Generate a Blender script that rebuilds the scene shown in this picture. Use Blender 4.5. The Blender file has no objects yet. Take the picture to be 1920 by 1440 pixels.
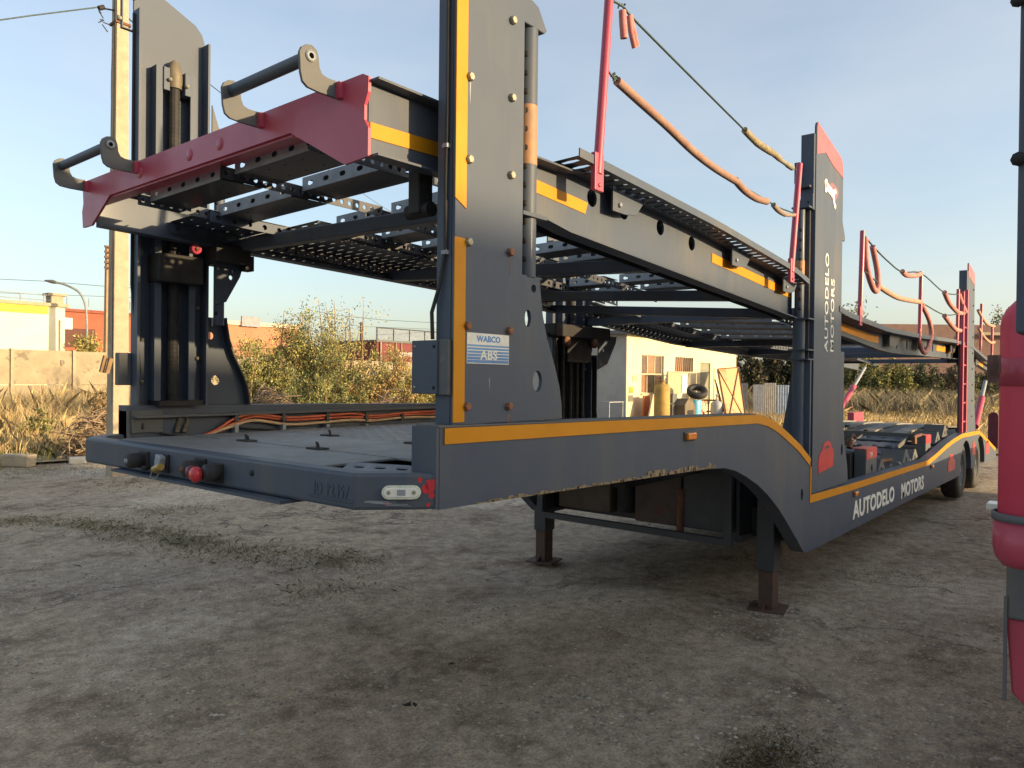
import bpy, bmesh, math, random
import numpy as np
from mathutils import Vector, Matrix
from mathutils.geometry import tessellate_polygon
random.seed(7); RNG = np.random.default_rng(7)
R_ = math.radians
SC = bpy.context.scene
COL = SC.collection

# ------------------------------------------------------------------ camera
F, CX, CY, H = 1400.0, 960.0, 720.0, 1.70
_vx = np.array([2110 - CX, 722 - CY, F]); _vy = np.array([-700 - CX, 692 - CY, F])
_X = _vx / np.linalg.norm(_vx); _Y = _vy - _vy.dot(_X) * _X; _Y /= np.linalg.norm(_Y)
_Z = np.cross(_X, _Y)
ROT = np.array([_X, _Y, _Z])            # world from camera (right, down, forward)
if ROT[2, 1] > 0: ROT[2] *= -1
cam = bpy.data.objects.new('camera', bpy.data.cameras.new('camera')); COL.objects.link(cam)
m = Matrix.Identity(4)
for i in range(3):
    m[i][0] = ROT[i, 0]; m[i][1] = -ROT[i, 1]; m[i][2] = -ROT[i, 2]
m[2][3] = H
cam.matrix_world = m
cam.data.sensor_width = 36; cam.data.lens = 36 * F / 1920
cam.data.clip_end = 2000; cam.data.clip_start = 0.05
SC.camera = cam

def P(px, py, **k):
    """a point of the place: where the sight line through a picture position meets a plane / a forward distance"""
    d = ROT @ np.array([(px - CX) / F, (py - CY) / F, 1.0])
    (a, v), = k.items()
    if a == 'D': t = v
    else:
        i = 'XYZ'.index(a); t = (v - (H if a == 'Z' else 0)) / d[i]
    p = d * t; return Vector((p[0], p[1], p[2] + H))

# ------------------------------------------------------------------ light
SUN_EL, SUN_AZ = R_(10.0), math.atan2(-0.95, 0.33)      # direction towards the sun
w = bpy.data.worlds.new('World'); SC.world = w; w.use_nodes = True
nt = w.node_tree; nt.nodes.clear()
sky = nt.nodes.new('ShaderNodeTexSky'); sky.sky_type = 'NISHITA'; sky.sun_disc = False
sky.sun_elevation = SUN_EL; sky.sun_rotation = R_(90) - SUN_AZ
sky.air_density = 1.0; sky.dust_density = 2.6; sky.ozone_density = 1.8; sky.altitude = 100
bg = nt.nodes.new('ShaderNodeBackground'); bg.inputs['Strength'].default_value = 0.15
wo = nt.nodes.new('ShaderNodeOutputWorld')
veil = nt.nodes.new('ShaderNodeMix'); veil.data_type = 'RGBA'; veil.inputs[0].default_value = .27      # thin even haze over the whole sky
veil.inputs[7].default_value = (3.45, 3.25, 2.98, 1)
tc = nt.nodes.new('ShaderNodeTexCoord'); mpn = nt.nodes.new('ShaderNodeMapping'); mpn.inputs['Scale'].default_value = (1.6, 1.6, 5.0)
cln = nt.nodes.new('ShaderNodeTexNoise'); cln.inputs['Scale'].default_value = 1.5; cln.inputs['Detail'].default_value = 5; cln.inputs['Roughness'].default_value = .55
cmr = nt.nodes.new('ShaderNodeMapRange'); cmr.inputs[1].default_value = .35; cmr.inputs[2].default_value = .7; cmr.inputs[3].default_value = .19; cmr.inputs[4].default_value = .34
nt.links.new(tc.outputs['Generated'], mpn.inputs[0]); nt.links.new(mpn.outputs[0], cln.inputs['Vector']); nt.links.new(cln.outputs['Fac'], cmr.inputs[0]); nt.links.new(cmr.outputs[0], veil.inputs[0])
nt.links.new(sky.outputs[0], veil.inputs[6]); nt.links.new(veil.outputs[2], bg.inputs[0]); nt.links.new(bg.outputs[0], wo.inputs[0])
sd = Vector((math.cos(SUN_AZ) * math.cos(SUN_EL), math.sin(SUN_AZ) * math.cos(SUN_EL), math.sin(SUN_EL)))
sun = bpy.data.objects.new('sun', bpy.data.lights.new('sun', 'SUN')); COL.objects.link(sun)
sun.data.energy = 3.8; sun.data.angle = R_(0.6); sun.data.color = (1.0, 0.74, 0.42)
sun.rotation_euler = sd.to_track_quat('Z', 'Y').to_euler(); sun.location = sd * 50
SC.view_settings.view_transform = 'Standard'; SC.view_settings.look = 'None'
SC.view_settings.gamma = 1; SC.view_settings.exposure = 1.12; SC.view_settings.use_curve_mapping = False

# ------------------------------------------------------------------ materials
MATS = {}
def mat(name, col, rough=.6, metal=0., coat=0., col2=None, scale=6., bump=0., bscale=60., detail=5., spots=None, lo=.35, hi=.65, island=0., spec=.5, emit=None, stretch=(1,1,1), streak=0.):
    if name in MATS: return MATS[name]
    m = bpy.data.materials.new(name); m.use_nodes = True; MATS[name] = m
    t = m.node_tree; N = t.nodes; L = t.links; b = N['Principled BSDF']
    b.inputs['Roughness'].default_value = rough; b.inputs['Metallic'].default_value = metal
    b.inputs['Coat Weight'].default_value = coat; b.inputs['Coat Roughness'].default_value = .12
    b.inputs['Specular IOR Level'].default_value = spec
    if col2 is None: col2 = tuple(c * .72 for c in col)
    g = N.new('ShaderNodeNewGeometry'); mp = N.new('ShaderNodeMapping'); mp.inputs['Scale'].default_value = stretch
    L.new(g.outputs['Position'], mp.inputs[0])
    n = N.new('ShaderNodeTexNoise'); n.inputs['Scale'].default_value = scale; n.inputs['Detail'].default_value = detail; n.inputs['Roughness'].default_value = .62
    L.new(mp.outputs[0], n.inputs['Vector'])
    r = N.new('ShaderNodeValToRGB'); r.color_ramp.elements[0].position = lo; r.color_ramp.elements[1].position = hi
    r.color_ramp.elements[0].color = (*col, 1); r.color_ramp.elements[1].color = (*col2, 1)
    L.new(n.outputs['Fac'], r.inputs[0]); out = r.outputs[0]
    if spots:
        sc_, thr, c3 = spots
        n2 = N.new('ShaderNodeTexNoise'); n2.inputs['Scale'].default_value = sc_; n2.inputs['Detail'].default_value = 8; n2.inputs['Roughness'].default_value = .7
        L.new(g.outputs['Position'], n2.inputs['Vector'])
        r2 = N.new('ShaderNodeValToRGB'); r2.color_ramp.elements[0].position = thr; r2.color_ramp.elements[1].position = thr + .05
        L.new(n2.outputs['Fac'], r2.inputs[0])
        mx = N.new('ShaderNodeMix'); mx.data_type = 'RGBA'; L.new(r2.outputs[0], mx.inputs[0]); L.new(out, mx.inputs[6]); mx.inputs[7].default_value = (*c3, 1)
        out = mx.outputs[2]
    if streak:     # rain streaks and road film running down the paint
        m3 = N.new('ShaderNodeMapping'); m3.inputs['Scale'].default_value = (7, 7, .7); L.new(g.outputs['Position'], m3.inputs[0])
        n3 = N.new('ShaderNodeTexNoise'); n3.inputs['Scale'].default_value = 1; n3.inputs['Detail'].default_value = 7; n3.inputs['Roughness'].default_value = .7; L.new(m3.outputs[0], n3.inputs['Vector'])
        n4 = N.new('ShaderNodeTexNoise'); n4.inputs['Scale'].default_value = 1.3; n4.inputs['Detail'].default_value = 5; L.new(g.outputs['Position'], n4.inputs['Vector'])
        mu = N.new('ShaderNodeMath'); mu.operation = 'MULTIPLY'; L.new(n3.outputs['Fac'], mu.inputs[0]); L.new(n4.outputs['Fac'], mu.inputs[1])
        r3 = N.new('ShaderNodeMapRange'); r3.inputs[1].default_value = .24; r3.inputs[2].default_value = .42; r3.inputs[4].default_value = streak; L.new(mu.outputs[0], r3.inputs[0])
        x3 = N.new('ShaderNodeMix'); x3.data_type = 'RGBA'; L.new(r3.outputs[0], x3.inputs[0]); L.new(out, x3.inputs[6]); x3.inputs[7].default_value = (.135,.125,.110,1); out = x3.outputs[2]
        n5 = N.new('ShaderNodeTexNoise'); n5.inputs['Scale'].default_value = 3; n5.inputs['Detail'].default_value = 10; n5.inputs['Roughness'].default_value = .8; n5.inputs['Distortion'].default_value = 1.5
        m5 = N.new('ShaderNodeMapping'); m5.inputs['Scale'].default_value = (3,3,22); m5.inputs['Rotation'].default_value = (.3,.5,0); L.new(g.outputs['Position'], m5.inputs[0]); L.new(m5.outputs[0], n5.inputs['Vector'])
        r5 = N.new('ShaderNodeMapRange'); r5.inputs[1].default_value = .715; r5.inputs[2].default_value = .73; r5.inputs[4].default_value = .6; L.new(n5.outputs['Fac'], r5.inputs[0])
        x5 = N.new('ShaderNodeMix'); x5.data_type = 'RGBA'; L.new(r5.outputs[0], x5.inputs[0]); L.new(out, x5.inputs[6]); x5.inputs[7].default_value = (.24,.235,.22,1); out = x5.outputs[2]
    if island:
        hsv = N.new('ShaderNodeHueSaturation'); mr = N.new('ShaderNodeMapRange')
        mr.inputs[3].default_value = 1 - island; mr.inputs[4].default_value = 1 + island
        L.new(g.outputs['Random Per Island'], mr.inputs[0]); L.new(mr.outputs[0], hsv.inputs['Value'])
        mh = N.new('ShaderNodeMapRange'); mh.inputs[3].default_value = .5 - island * .06; mh.inputs[4].default_value = .5 + island * .06
        L.new(g.outputs['Random Per Island'], mh.inputs[0]); L.new(mh.outputs[0], hsv.inputs['Hue'])
        L.new(out, hsv.inputs['Color']); out = hsv.outputs[0]
    L.new(out, b.inputs['Base Color'])
    rr = N.new('ShaderNodeMapRange'); rr.inputs[3].default_value = max(rough - .1, .03); rr.inputs[4].default_value = min(rough + .14, 1)
    L.new(n.outputs['Fac'], rr.inputs[0]); L.new(rr.outputs[0], b.inputs['Roughness'])
    if bump:
        nb = N.new('ShaderNodeTexNoise'); nb.inputs['Scale'].default_value = bscale; nb.inputs['Detail'].default_value = 6
        L.new(mp.outputs[0], nb.inputs['Vector'])
        bp = N.new('ShaderNodeBump'); bp.inputs['Strength'].default_value = bump; bp.inputs['Distance'].default_value = .02
        L.new(nb.outputs['Fac'], bp.inputs['Height']); L.new(bp.outputs[0], b.inputs['Normal'])
    return m

M = dict(
 slate = mat('slate_paint', (.058,.077,.112), .50, 0, .04, (.074,.089,.114), 2.2, spots=(14,.68,(.12,.115,.105)), bump=.06, bscale=9, spec=.27, streak=.50),
 slate2 = mat('slate_paint_dusty', (.095,.102,.112), .6, 0, 0, (.13,.127,.115), 5, spots=(9,.64,(.19,.17,.14)), spec=.3),
 dark = mat('dark_frame_and_shade_paint', (.028,.032,.042), .5, 0, .1, (.045,.045,.05), 7),
 inner = mat('greasy_steel_and_shade', (.020,.020,.022), .6, 0, 0, (.04,.037,.033), 9, spec=.2),
 galv = mat('galvanised_steel', (.30,.32,.34), .5, .15, 0, (.22,.24,.26), 9),
 yellow = mat('yellow_stripe', (.60,.245,.003), .5, 0, 0, (.55,.22,.003), 5, spots=(22,.76,(.30,.18,.05)), spec=.25),
 red = mat('red_paint', (.44,.055,.095), .42, 0, .12, (.38,.046,.078), 4, spots=(20,.74,(.22,.09,.07))),
 pred = mat('bright_red_print', (.62,.03,.035), .4, 0, .2, (.50,.03,.04), 9),
 rust = mat('rusty_steel', (.10,.045,.025), .8, .1, 0, (.20,.09,.045), 12, bump=.3, bscale=80),
 rustbolt = mat('rusty_bolt', (.30,.13,.06), .7, .2, 0, (.20,.09,.05), 60),
 zinc = mat('zinc_bolt', (.34,.31,.22), .5, .3, 0, (.26,.24,.17), 60),
 white = mat('white_print', (.80,.79,.70), .5, 0, 0, (.70,.69,.60), 30),
 rubber = mat('black_rubber', (.018,.018,.019), .7, 0, 0, (.035,.033,.03), 14, bump=.1),
 foam = mat('foam_sleeve', (.27,.15,.11), .85, 0, 0, (.34,.21,.155), 16, bump=.10, bscale=70),
 foamgrey = mat('taped_foam_sleeve', (.34,.27,.15), .8, 0, 0, (.20,.17,.11), 26, bump=.2, bscale=60),
 foampink = mat('pink_foam_sleeve', (.56,.25,.21), .8, 0, 0, (.44,.16,.14), 16),
 cable = mat('steel_cable', (.06,.09,.075), .5, .5, 0, None, 50),
 hoser = mat('orange_air_hose', (.65,.13,.05), .4, 0, .1, (.5,.1,.04), 9),
 hosew = mat('cream_air_hose', (.62,.42,.22), .45, 0, .1, (.5,.33,.18), 9),
 deckgrey = mat('pale_deck_plate', (.25,.25,.24), .55, 0, 0, (.19,.185,.17), 3, spots=(6,.60,(.30,.28,.24))),  # paler grey stands in for sky light on the deck plates
 legrust = mat('dark_rusty_leg', (.060,.042,.036), .8, 0, 0, (.11,.055,.035), 9, bump=.3, bscale=60),
 amber = mat('amber_lens', (.85,.27,.01), .2, 0, .6, (.7,.2,.01), 60),
 lens = mat('clear_lens', (.72,.74,.62), .2, 0, .7, (.55,.57,.45), 70),
 blue = mat('blue_print', (.02,.20,.48), .4, 0, .2, (.03,.24,.52), 9),
 conc = mat('pale_concrete', (.42,.34,.23), .9, 0, 0, (.33,.27,.19), 5, bump=.3, bscale=40, spots=(17,.70,(.22,.18,.13))),
 wood = mat('weathered_wood', (.30,.19,.09), .8, 0, 0, (.18,.11,.06), 20, bump=.3, stretch=(1,1,.1)),
)

# ------------------------------------------------------------------ helpers
WORLD = {}
def _link(o, parent, loc):
    COL.objects.link(o); WORLD[o.name] = Vector(loc)
    if parent is not None:
        o.parent = parent; o.location = Vector(loc) - WORLD[parent.name]
    else: o.location = loc
    return o
def tag(o, label=None, cat=None, group=None, kind=None):
    if label: o['label'] = label
    if cat: o['category'] = cat
    if group: o['group'] = group
    if kind: o['kind'] = kind
    return o
def thing(name, loc, label, cat, group=None):
    return tag(_link(bpy.data.objects.new(name, None), None, loc), label, cat, group)

class MB:
    """collects shapes (world coordinates), links them as ONE mesh object"""
    def __init__(s): s.v = []; s.f = []; s.sm = []
    def add(s, vs, fs, smooth=False):
        n = len(s.v); s.v += [tuple(v) for v in vs]; s.f += [tuple(i + n for i in f) for f in fs]; s.sm += [smooth] * len(fs); return s
    def box(s, a, b, rz=None, c=None):
        x0, y0, z0 = a; x1, y1, z1 = b
        vs = [Vector(p) for p in ((x0,y0,z0),(x1,y0,z0),(x1,y1,z0),(x0,y1,z0),(x0,y0,z1),(x1,y0,z1),(x1,y1,z1),(x0,y1,z1))]
        if rz is not None:
            c = Vector(c) if c else (Vector(a) + Vector(b)) / 2; q = rz if isinstance(rz, Matrix) else Matrix.Rotation(rz, 3, 'Z')
            vs = [q @ (v - c) + c for v in vs]
        return s.add(vs, [(0,3,2,1),(4,5,6,7),(0,1,5,4),(1,2,6,5),(2,3,7,6),(3,0,4,7)])
    def prism(s, poly, ax, lo, hi, holes=()):
        """polygon in the plane normal to ax ('X': (y,z), 'Y': (x,z), 'Z': (x,y)), extruded lo..hi"""
        mk = {'X': lambda p, t: (t, p[0], p[1]), 'Y': lambda p, t: (p[0], t, p[1]), 'Z': lambda p, t: (p[0], p[1], t)}[ax]
        loops = [list(poly)] + [list(h) for h in holes]
        tri = tessellate_polygon([[Vector((p[0], p[1], 0)) for p in l] for l in loops])
        flat = [p for l in loops for p in l]; n = len(flat)
        vs = [mk(p, lo) for p in flat] + [mk(p, hi) for p in flat]; fs = []
        for t in tri: fs.append(tuple(t)); fs.append(tuple(i + n for i in reversed(t)))
        o = 0
        for l in loops:
            k = len(l)
            for i in range(k): j = (i + 1) % k; fs.append((o+i, o+j, o+j+n, o+i+n))
            o += k
        return s.add(vs, fs)
    def tube(s, pts, r, n=10, caps=True, smooth=True):
        pts = [Vector(p) for p in pts]; rs = r if isinstance(r, (list, tuple)) else [r] * len(pts)
        vs = []; fs = []; up = None
        for i, p in enumerate(pts):
            d = (pts[min(i+1, len(pts)-1)] - pts[max(i-1, 0)]).normalized()
            if up is None: up = d.orthogonal().normalized()
            up = (up - d * up.dot(d)).normalized(); sd_ = d.cross(up)
            for k in range(n):
                a = 2 * math.pi * k / n; vs.append(p + (up * math.cos(a) + sd_ * math.sin(a)) * rs[i])
        for i in range(len(pts) - 1):
            for k in range(n):
                j = (k + 1) % n; fs.append((i*n+k, i*n+j, (i+1)*n+j, (i+1)*n+k))
        s.add(vs, fs, smooth)
        if caps:
            e = (len(pts) - 1) * n; s.add(vs[:n], [tuple(reversed(range(n)))]); s.add(vs[e:], [tuple(range(n))])
        return s
    def lathe(s, prof, c, ax='Z', n=24, smooth=True):
        c = Vector(c); vs = []; fs = []
        for r, h in prof:
            for k in range(n):
                a = 2 * math.pi * k / n; u, v_ = r * math.cos(a), r * math.sin(a)
                vs.append(c + Vector({'Z': (u, v_, h), 'X': (h, u, v_), 'Y': (u, h, v_)}[ax]))
        for i in range(len(prof) - 1):
            for k in range(n):
                j = (k+1) % n; fs.append((i*n+k, i*n+j, (i+1)*n+j, (i+1)*n+k))
        return s.add(vs, fs, smooth)
    def perf(s, us, vs_, mp, lu, lv, t, rnd=True):
        """sheet over the grid us x vs_ with one slot in each cell; mp(u,v,w)->xyz, thickness t"""
        c45 = .72 if rnd else 1.
        for i in range(len(us) - 1):
            for j in range(len(vs_) - 1):
                u0, u1, v0, v1 = us[i], us[i+1], vs_[j], vs_[j+1]; uc, vc = (u0+u1)/2, (v0+v1)/2
                hu, hv = lu/2, lv/2; q = min(hu, hv) * (1 - .3)
                O = [(u0,v0),(uc,v0),(u1,v0),(u1,vc),(u1,v1),(uc,v1),(u0,v1),(u0,vc)]
                cu, cv = (hu - q * .42, hv - q * .42)
                I = [(uc-cu,vc-cv),(uc,vc-hv),(uc+cu,vc-cv),(uc+hu,vc),(uc+cu,vc+cv),(uc,vc+hv),(uc-cu,vc+cv),(uc-hu,vc)]
                V = [mp(a, b, 0) for a, b in O + I] + [mp(a, b, t) for a, b in O + I]; fs = []
                for k in range(8):
                    l = (k+1) % 8
                    fs += [(k, l, 8+l, 8+k), (16+l, 16+k, 24+k, 24+l), (8+k, 8+l, 24+l, 24+k)]
                s.add(V, fs)
        return s
    def build(s, name, m, parent=None, label=None, kind=None, origin=None, bevel=0):
        me = bpy.data.meshes.new(name)
        o_ = Vector(origin) if origin is not None else Vector((0,0,0))
        if origin is None and s.v:
            a = np.array(s.v); o_ = Vector(((a[:,0].min()+a[:,0].max())/2, (a[:,1].min()+a[:,1].max())/2, a[:,2].min()))
        me.from_pydata([tuple(Vector(v) - o_) for v in s.v], [], s.f)
        me.polygons.foreach_set('use_smooth', s.sm); me.materials.append(m); me.update()
        bm = bmesh.new(); bm.from_mesh(me); bmesh.ops.recalc_face_normals(bm, faces=bm.faces)
        bm.to_mesh(me); bm.free()
        o = bpy.data.objects.new(name, me)
        if bevel:
            b = o.modifiers.new('bevel', 'BEVEL'); b.width = bevel; b.segments = 2; b.limit_method = 'ANGLE'; b.angle_limit = R_(40)
        _link(o, parent, o_); tag(o, label, kind=kind); return o

def inst(o, loc, parent=None, label=None):
    c = o.copy(); p = parent or o.parent; COL.objects.link(c); WORLD[c.name] = Vector(loc)
    c.parent = p; c.location = Vector(loc) - (WORLD[p.name] if p else Vector((0,0,0)))
    if label: c['label'] = label
    return c
def circ(cx, cy, r, n=14, ry=None):
    ry = ry or r
    return [(cx + r*math.cos(2*math.pi*k/n), cy + ry*math.sin(2*math.pi*k/n)) for k in range(n)]
def lerp_tab(tab):
    xs = [a for a, b in tab]; ys = [b for a, b in tab]
    return lambda x: float(np.interp(x, xs, ys))
def catenary(a, b, sag, n=14):
    a, b = Vector(a), Vector(b)
    return [a.lerp(b, i/n) - Vector((0,0,sag*4*(i/n)*(1-i/n))) for i in range(n+1)]
def text(name, s, size, m, parent, origin, ax, ay, bold=.0, ext=.002, squash=1., align='LEFT'):
    cu = bpy.data.curves.new(name, 'FONT'); cu.body = s; cu.size = size; cu.extrude = ext; cu.offset = bold; cu.align_x = align; cu.resolution_u = 3
    cu.space_character = 1.04
    t = bpy.data.objects.new(name + '_t', cu); COL.objects.link(t)
    bpy.context.view_layer.update()
    me = bpy.data.meshes.new_from_object(t.evaluated_get(bpy.context.evaluated_depsgraph_get()))
    bpy.data.objects.remove(t)
    ax, ay = Vector(ax).normalized(), Vector(ay).normalized(); az = ax.cross(ay)
    mm = Matrix(((ax.x*squash, ay.x, az.x), (ax.y*squash, ay.y, az.y), (ax.z*squash, ay.z, az.z))).to_4x4()
    me.transform(mm); me.materials.clear(); me.materials.append(m)
    o = bpy.data.objects.new(name, me); _link(o, parent, origin); return o

# ------------------------------------------------------------------ ground
def ground_material():
    m = bpy.data.materials.new('yard_ground'); m.use_nodes = True; t = m.node_tree; N = t.nodes; L = t.links; b = N['Principled BSDF']
    g = N.new('ShaderNodeNewGeometry')
    def noise(sc, det=6, rough=.6, vec=None):
        n = N.new('ShaderNodeTexNoise'); n.inputs['Scale'].default_value = sc; n.inputs['Detail'].default_value = det; n.inputs['Roughness'].default_value = rough
        L.new(vec or g.outputs['Position'], n.inputs['Vector']); return n.outputs['Fac']
    def ramp(f, p0, c0, p1, c1):
        r = N.new('ShaderNodeValToRGB'); e = r.color_ramp.elements; e[0].position = p0; e[1].position = p1; e[0].color = (*c0, 1); e[1].color = (*c1, 1)
        L.new(f, r.inputs[0]); return r.outputs[0]
    def mix(f, a, b_, typ='MIX'):
        x = N.new('ShaderNodeMix'); x.data_type = 'RGBA'; x.blend_type = typ
        L.new(f, x.inputs[0]) if not isinstance(f, float) else setattr(x.inputs[0], 'default_value', f)
        for s_, v in ((6, a), (7, b_)):
            if isinstance(v, tuple): x.inputs[s_].default_value = (*v, 1)
            else: L.new(v, x.inputs[s_])
        return x.outputs[2]
    base = mix(ramp(noise(.5, 5), .38, (0,0,0), .62, (1,1,1)), (.43,.352,.262), (.36,.305,.240))
    base = mix(ramp(noise(1.7, 7, .7), .50, (0,0,0), .66, (1,1,1)), base, (.20,.150,.106))      # dark earth
    base = mix(ramp(noise(.23, 3), .54, (0,0,0), .60, (1,1,1)), base, (.50,.435,.35))            # worn concrete
    fine = ramp(noise(70, 5, .8), .33, (.52,.50,.48), .67, (1.4,1.38,1.33))
    base = mix(1.0, base, fine, 'MULTIPLY')
    med = ramp(noise(9, 6, .75), .33, (.62,.60,.57), .67, (1.32,1.31,1.28)); base = mix(1.0, base, med, 'MULTIPLY')
    v = N.new('ShaderNodeTexVoronoi'); v.inputs['Scale'].default_value = 34; L.new(g.outputs['Position'], v.inputs['Vector'])
    peb = ramp(v.outputs['Distance'], .16, (1,1,1), .26, (0,0,0))
    sel = ramp(v.outputs['Color'], .58, (0,0,0), .62, (1,1,1))
    gate = ramp(noise(1.1, 4), .44, (0,0,0), .56, (1,1,1))
    f1 = mix(1.0, peb, sel, 'MULTIPLY'); f2 = mix(1.0, f1, gate, 'MULTIPLY')
    base = mix(f2, base, (.55,.50,.44))
    # cracks
    vc = N.new('ShaderNodeTexVoronoi'); vc.feature = 'DISTANCE_TO_EDGE'; vc.inputs['Scale'].default_value = .42
    dn = N.new('ShaderNodeTexNoise'); dn.inputs['Scale'].default_value = 2.2; dn.inputs['Detail'].default_value = 8; L.new(g.outputs['Position'], dn.inputs['Vector'])
    va = N.new('ShaderNodeVectorMath'); va.operation = 'MULTIPLY_ADD'; L.new(dn.outputs['Color'], va.inputs[0]); va.inputs[1].default_value = (.9,.9,.9); L.new(g.outputs['Position'], va.inputs[2])
    L.new(va.outputs[0], vc.inputs['Vector'])
    ck = ramp(vc.outputs['Distance'], .004, (1,1,1), .012, (0,0,0))
    ckg = ramp(noise(.6, 3), .46, (0,0,0), .58, (1,1,1)); ck = mix(1.0, ck, ckg, 'MULTIPLY')
    base = mix(ck, base, (.15,.12,.095))
    L.new(base, b.inputs['Base Color']); b.inputs['Roughness'].default_value = .95; b.inputs['Specular IOR Level'].default_value = .25
    a1 = N.new('ShaderNodeMath'); a1.operation = 'MULTIPLY_ADD'; L.new(noise(38, 8, .75), a1.inputs[0]); a1.inputs[1].default_value = .8
    L.new(noise(6, 6, .6), a1.inputs[2])
    a2 = N.new('ShaderNodeMath'); a2.operation = 'MULTIPLY_ADD'; L.new(f2, a2.inputs[0]); a2.inputs[1].default_value = .5; L.new(a1.outputs[0], a2.inputs[2])
    bp = N.new('ShaderNodeBump'); bp.inputs['Strength'].default_value = .75; bp.inputs['Distance'].default_value = .022
    L.new(a2.outputs[0], bp.inputs['Height']); L.new(bp.outputs[0], b.inputs['Normal'])
    return m
GM = ground_material()
def hfun(x, y):
    r = np.exp(-((x*x + y*y) / 900.))
    return (.012*np.sin(x*1.3+y*.7) + .012*np.sin(x*.6-y*1.1+1) + .006*np.sin(x*3.1+2*y) - .012) * r
n = 150
u = np.sign(np.linspace(-1,1,n)) * np.abs(np.linspace(-1,1,n))**3 * 700
gx, gy = np.meshgrid(u + 5, u + 5, indexing='ij'); gz = hfun(gx, gy)
me = bpy.data.meshes.new('ground')
idx = np.arange(n*n).reshape(n, n)
fs = np.stack([idx[:-1,:-1], idx[1:,:-1], idx[1:,1:], idx[:-1,1:]], -1).reshape(-1, 4)
me.from_pydata(np.stack([gx, gy, gz], -1).reshape(-1, 3).tolist(), [], fs.tolist())
me.polygons.foreach_set('use_smooth', [True]*len(fs)); me.materials.append(GM)
go = bpy.data.objects.new('ground', me); COL.objects.link(go); go['kind'] = 'structure'

def fast_mesh(name, V, Fc, m, smooth=False):
    me = bpy.data.meshes.new(name); V = np.asarray(V, np.float32); Fc = np.asarray(Fc, np.int32); k = Fc.shape[1]
    me.vertices.add(len(V)); me.vertices.foreach_set('co', V.ravel())
    me.loops.add(Fc.size); me.loops.foreach_set('vertex_index', Fc.ravel())
    me.polygons.add(len(Fc)); me.polygons.foreach_set('loop_start', np.arange(0, Fc.size, k, dtype=np.int32)); me.polygons.foreach_set('loop_total', np.full(len(Fc), k, np.int32))
    if smooth: me.polygons.foreach_set('use_smooth', np.ones(len(Fc), bool))
    me.materials.append(m); me.update(calc_edges=True); return me
def mesh_obj(name, me, parent=None, loc=(0,0,0)): return _link(bpy.data.objects.new(name, me), parent, loc)

def leaf_cloud(pts, size, m, name, parent=None, up=.35, aspect=2.2, loc=None):
    n = len(pts); pts = np.asarray(pts)
    if loc is None: loc = Vector(pts.mean(0)) if parent is None else WORLD[parent.name]
    pts = pts - np.array(loc)
    a = RNG.normal(size=(n,3)); a[:,2] += up; a /= np.linalg.norm(a, axis=1)[:,None]
    b = np.cross(a, RNG.normal(size=(n,3))); b /= np.linalg.norm(b, axis=1)[:,None]
    s = size * RNG.uniform(.6, 1.4, n)[:,None]
    V = np.stack([pts, pts + a*s*.5 + b*s*.5/aspect, pts + a*s, pts + a*s*.5 - b*s*.5/aspect], 1).reshape(-1, 3)
    return mesh_obj(name, fast_mesh(name, V, np.arange(4*n).reshape(n, 4), m), parent, loc)
def blades(pts, hgt, wid, m, name, lean=.35, kind='stuff', label=None, cat=None, clump=None):
    n = len(pts); pts = np.asarray(pts); hh = hgt * RNG.uniform(.4, 1.25, n)[:,None]
    if clump is not None: hh *= clump[:,None]
    ang = RNG.uniform(0, 2*np.pi, n); wv = np.stack([np.cos(ang), np.sin(ang), 0*ang], 1) * wid * RNG.uniform(.6,1.4,n)[:,None]
    ln = RNG.normal(size=(n,3)) * lean; ln[:,2] = 0
    up = np.array([0,0,1.])
    mid = pts + up*hh*.55 + ln*hh*.3; tip = pts + up*hh*RNG.uniform(.75,1,n)[:,None] + ln*hh
    V = np.stack([pts - wv, pts + wv, mid + wv*.8, tip, mid - wv*.8], 1).reshape(-1, 3)
    o = mesh_obj(name, fast_mesh(name, V, np.arange(5*n).reshape(n, 5), m)); tag(o, label, cat, kind=kind); return o
# ------------------------------------------------------------------ the car carrier trailer
YN, YF = 1.80, 4.30
car = thing('car_carrier_trailer', (1.8, 3.05, 0), 'dark slate two-deck car carrier trailer with yellow stripes standing on its landing legs', 'trailer')

rail_top = [(1.81,1.53),(3.0,1.515),(4.65,1.49),(4.83,1.465),(5.02,1.415),(5.2,1.35),(5.46,1.25),(5.70,1.13),(5.70,.86),(6.73,.835),(9.99,.785),(10.5,.83),(11.13,.90),(11.7,.945),(12.38,.98),(14.0,.95),(15.0,.75),(16.0,.54)]
bot = [(16.1,.36),(14.5,.39)]
def arch(cx, r=.50, cz=.40):
    return [(cx + r*math.cos(a), cz + r*.92*math.sin(a)) for a in np.linspace(0.0, math.pi, 15)]
WX = (12.75, 14.15)
bot += arch(WX[1]) + [(13.48,.40)] + arch(WX[0]) + [(11.9,.39),(8.75,.42),(5.75,.435),(5.62,.44),(5.55,.47),(5.41,.58),(5.30,.66),(5.18,.75),(5.03,.85),(4.85,.955),(4.67,1.04),(4.48,1.11),(4.32,1.16),(4.16,1.19),(3.9,1.205),(1.81,1.25)]
def offs(pts, d):
    out = []
    for i, p in enumerate(pts):
        a = Vector(pts[max(i-1,0)]); b = Vector(pts[min(i+1,len(pts)-1)]); t = (b-a).normalized(); out.append((p[0] + t.y*d, p[1] - t.x*d))
    return out
def band(pts, w_):          # strip hanging below a polyline
    lo = offs(pts, w_); return pts + lo[::-1]
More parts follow.
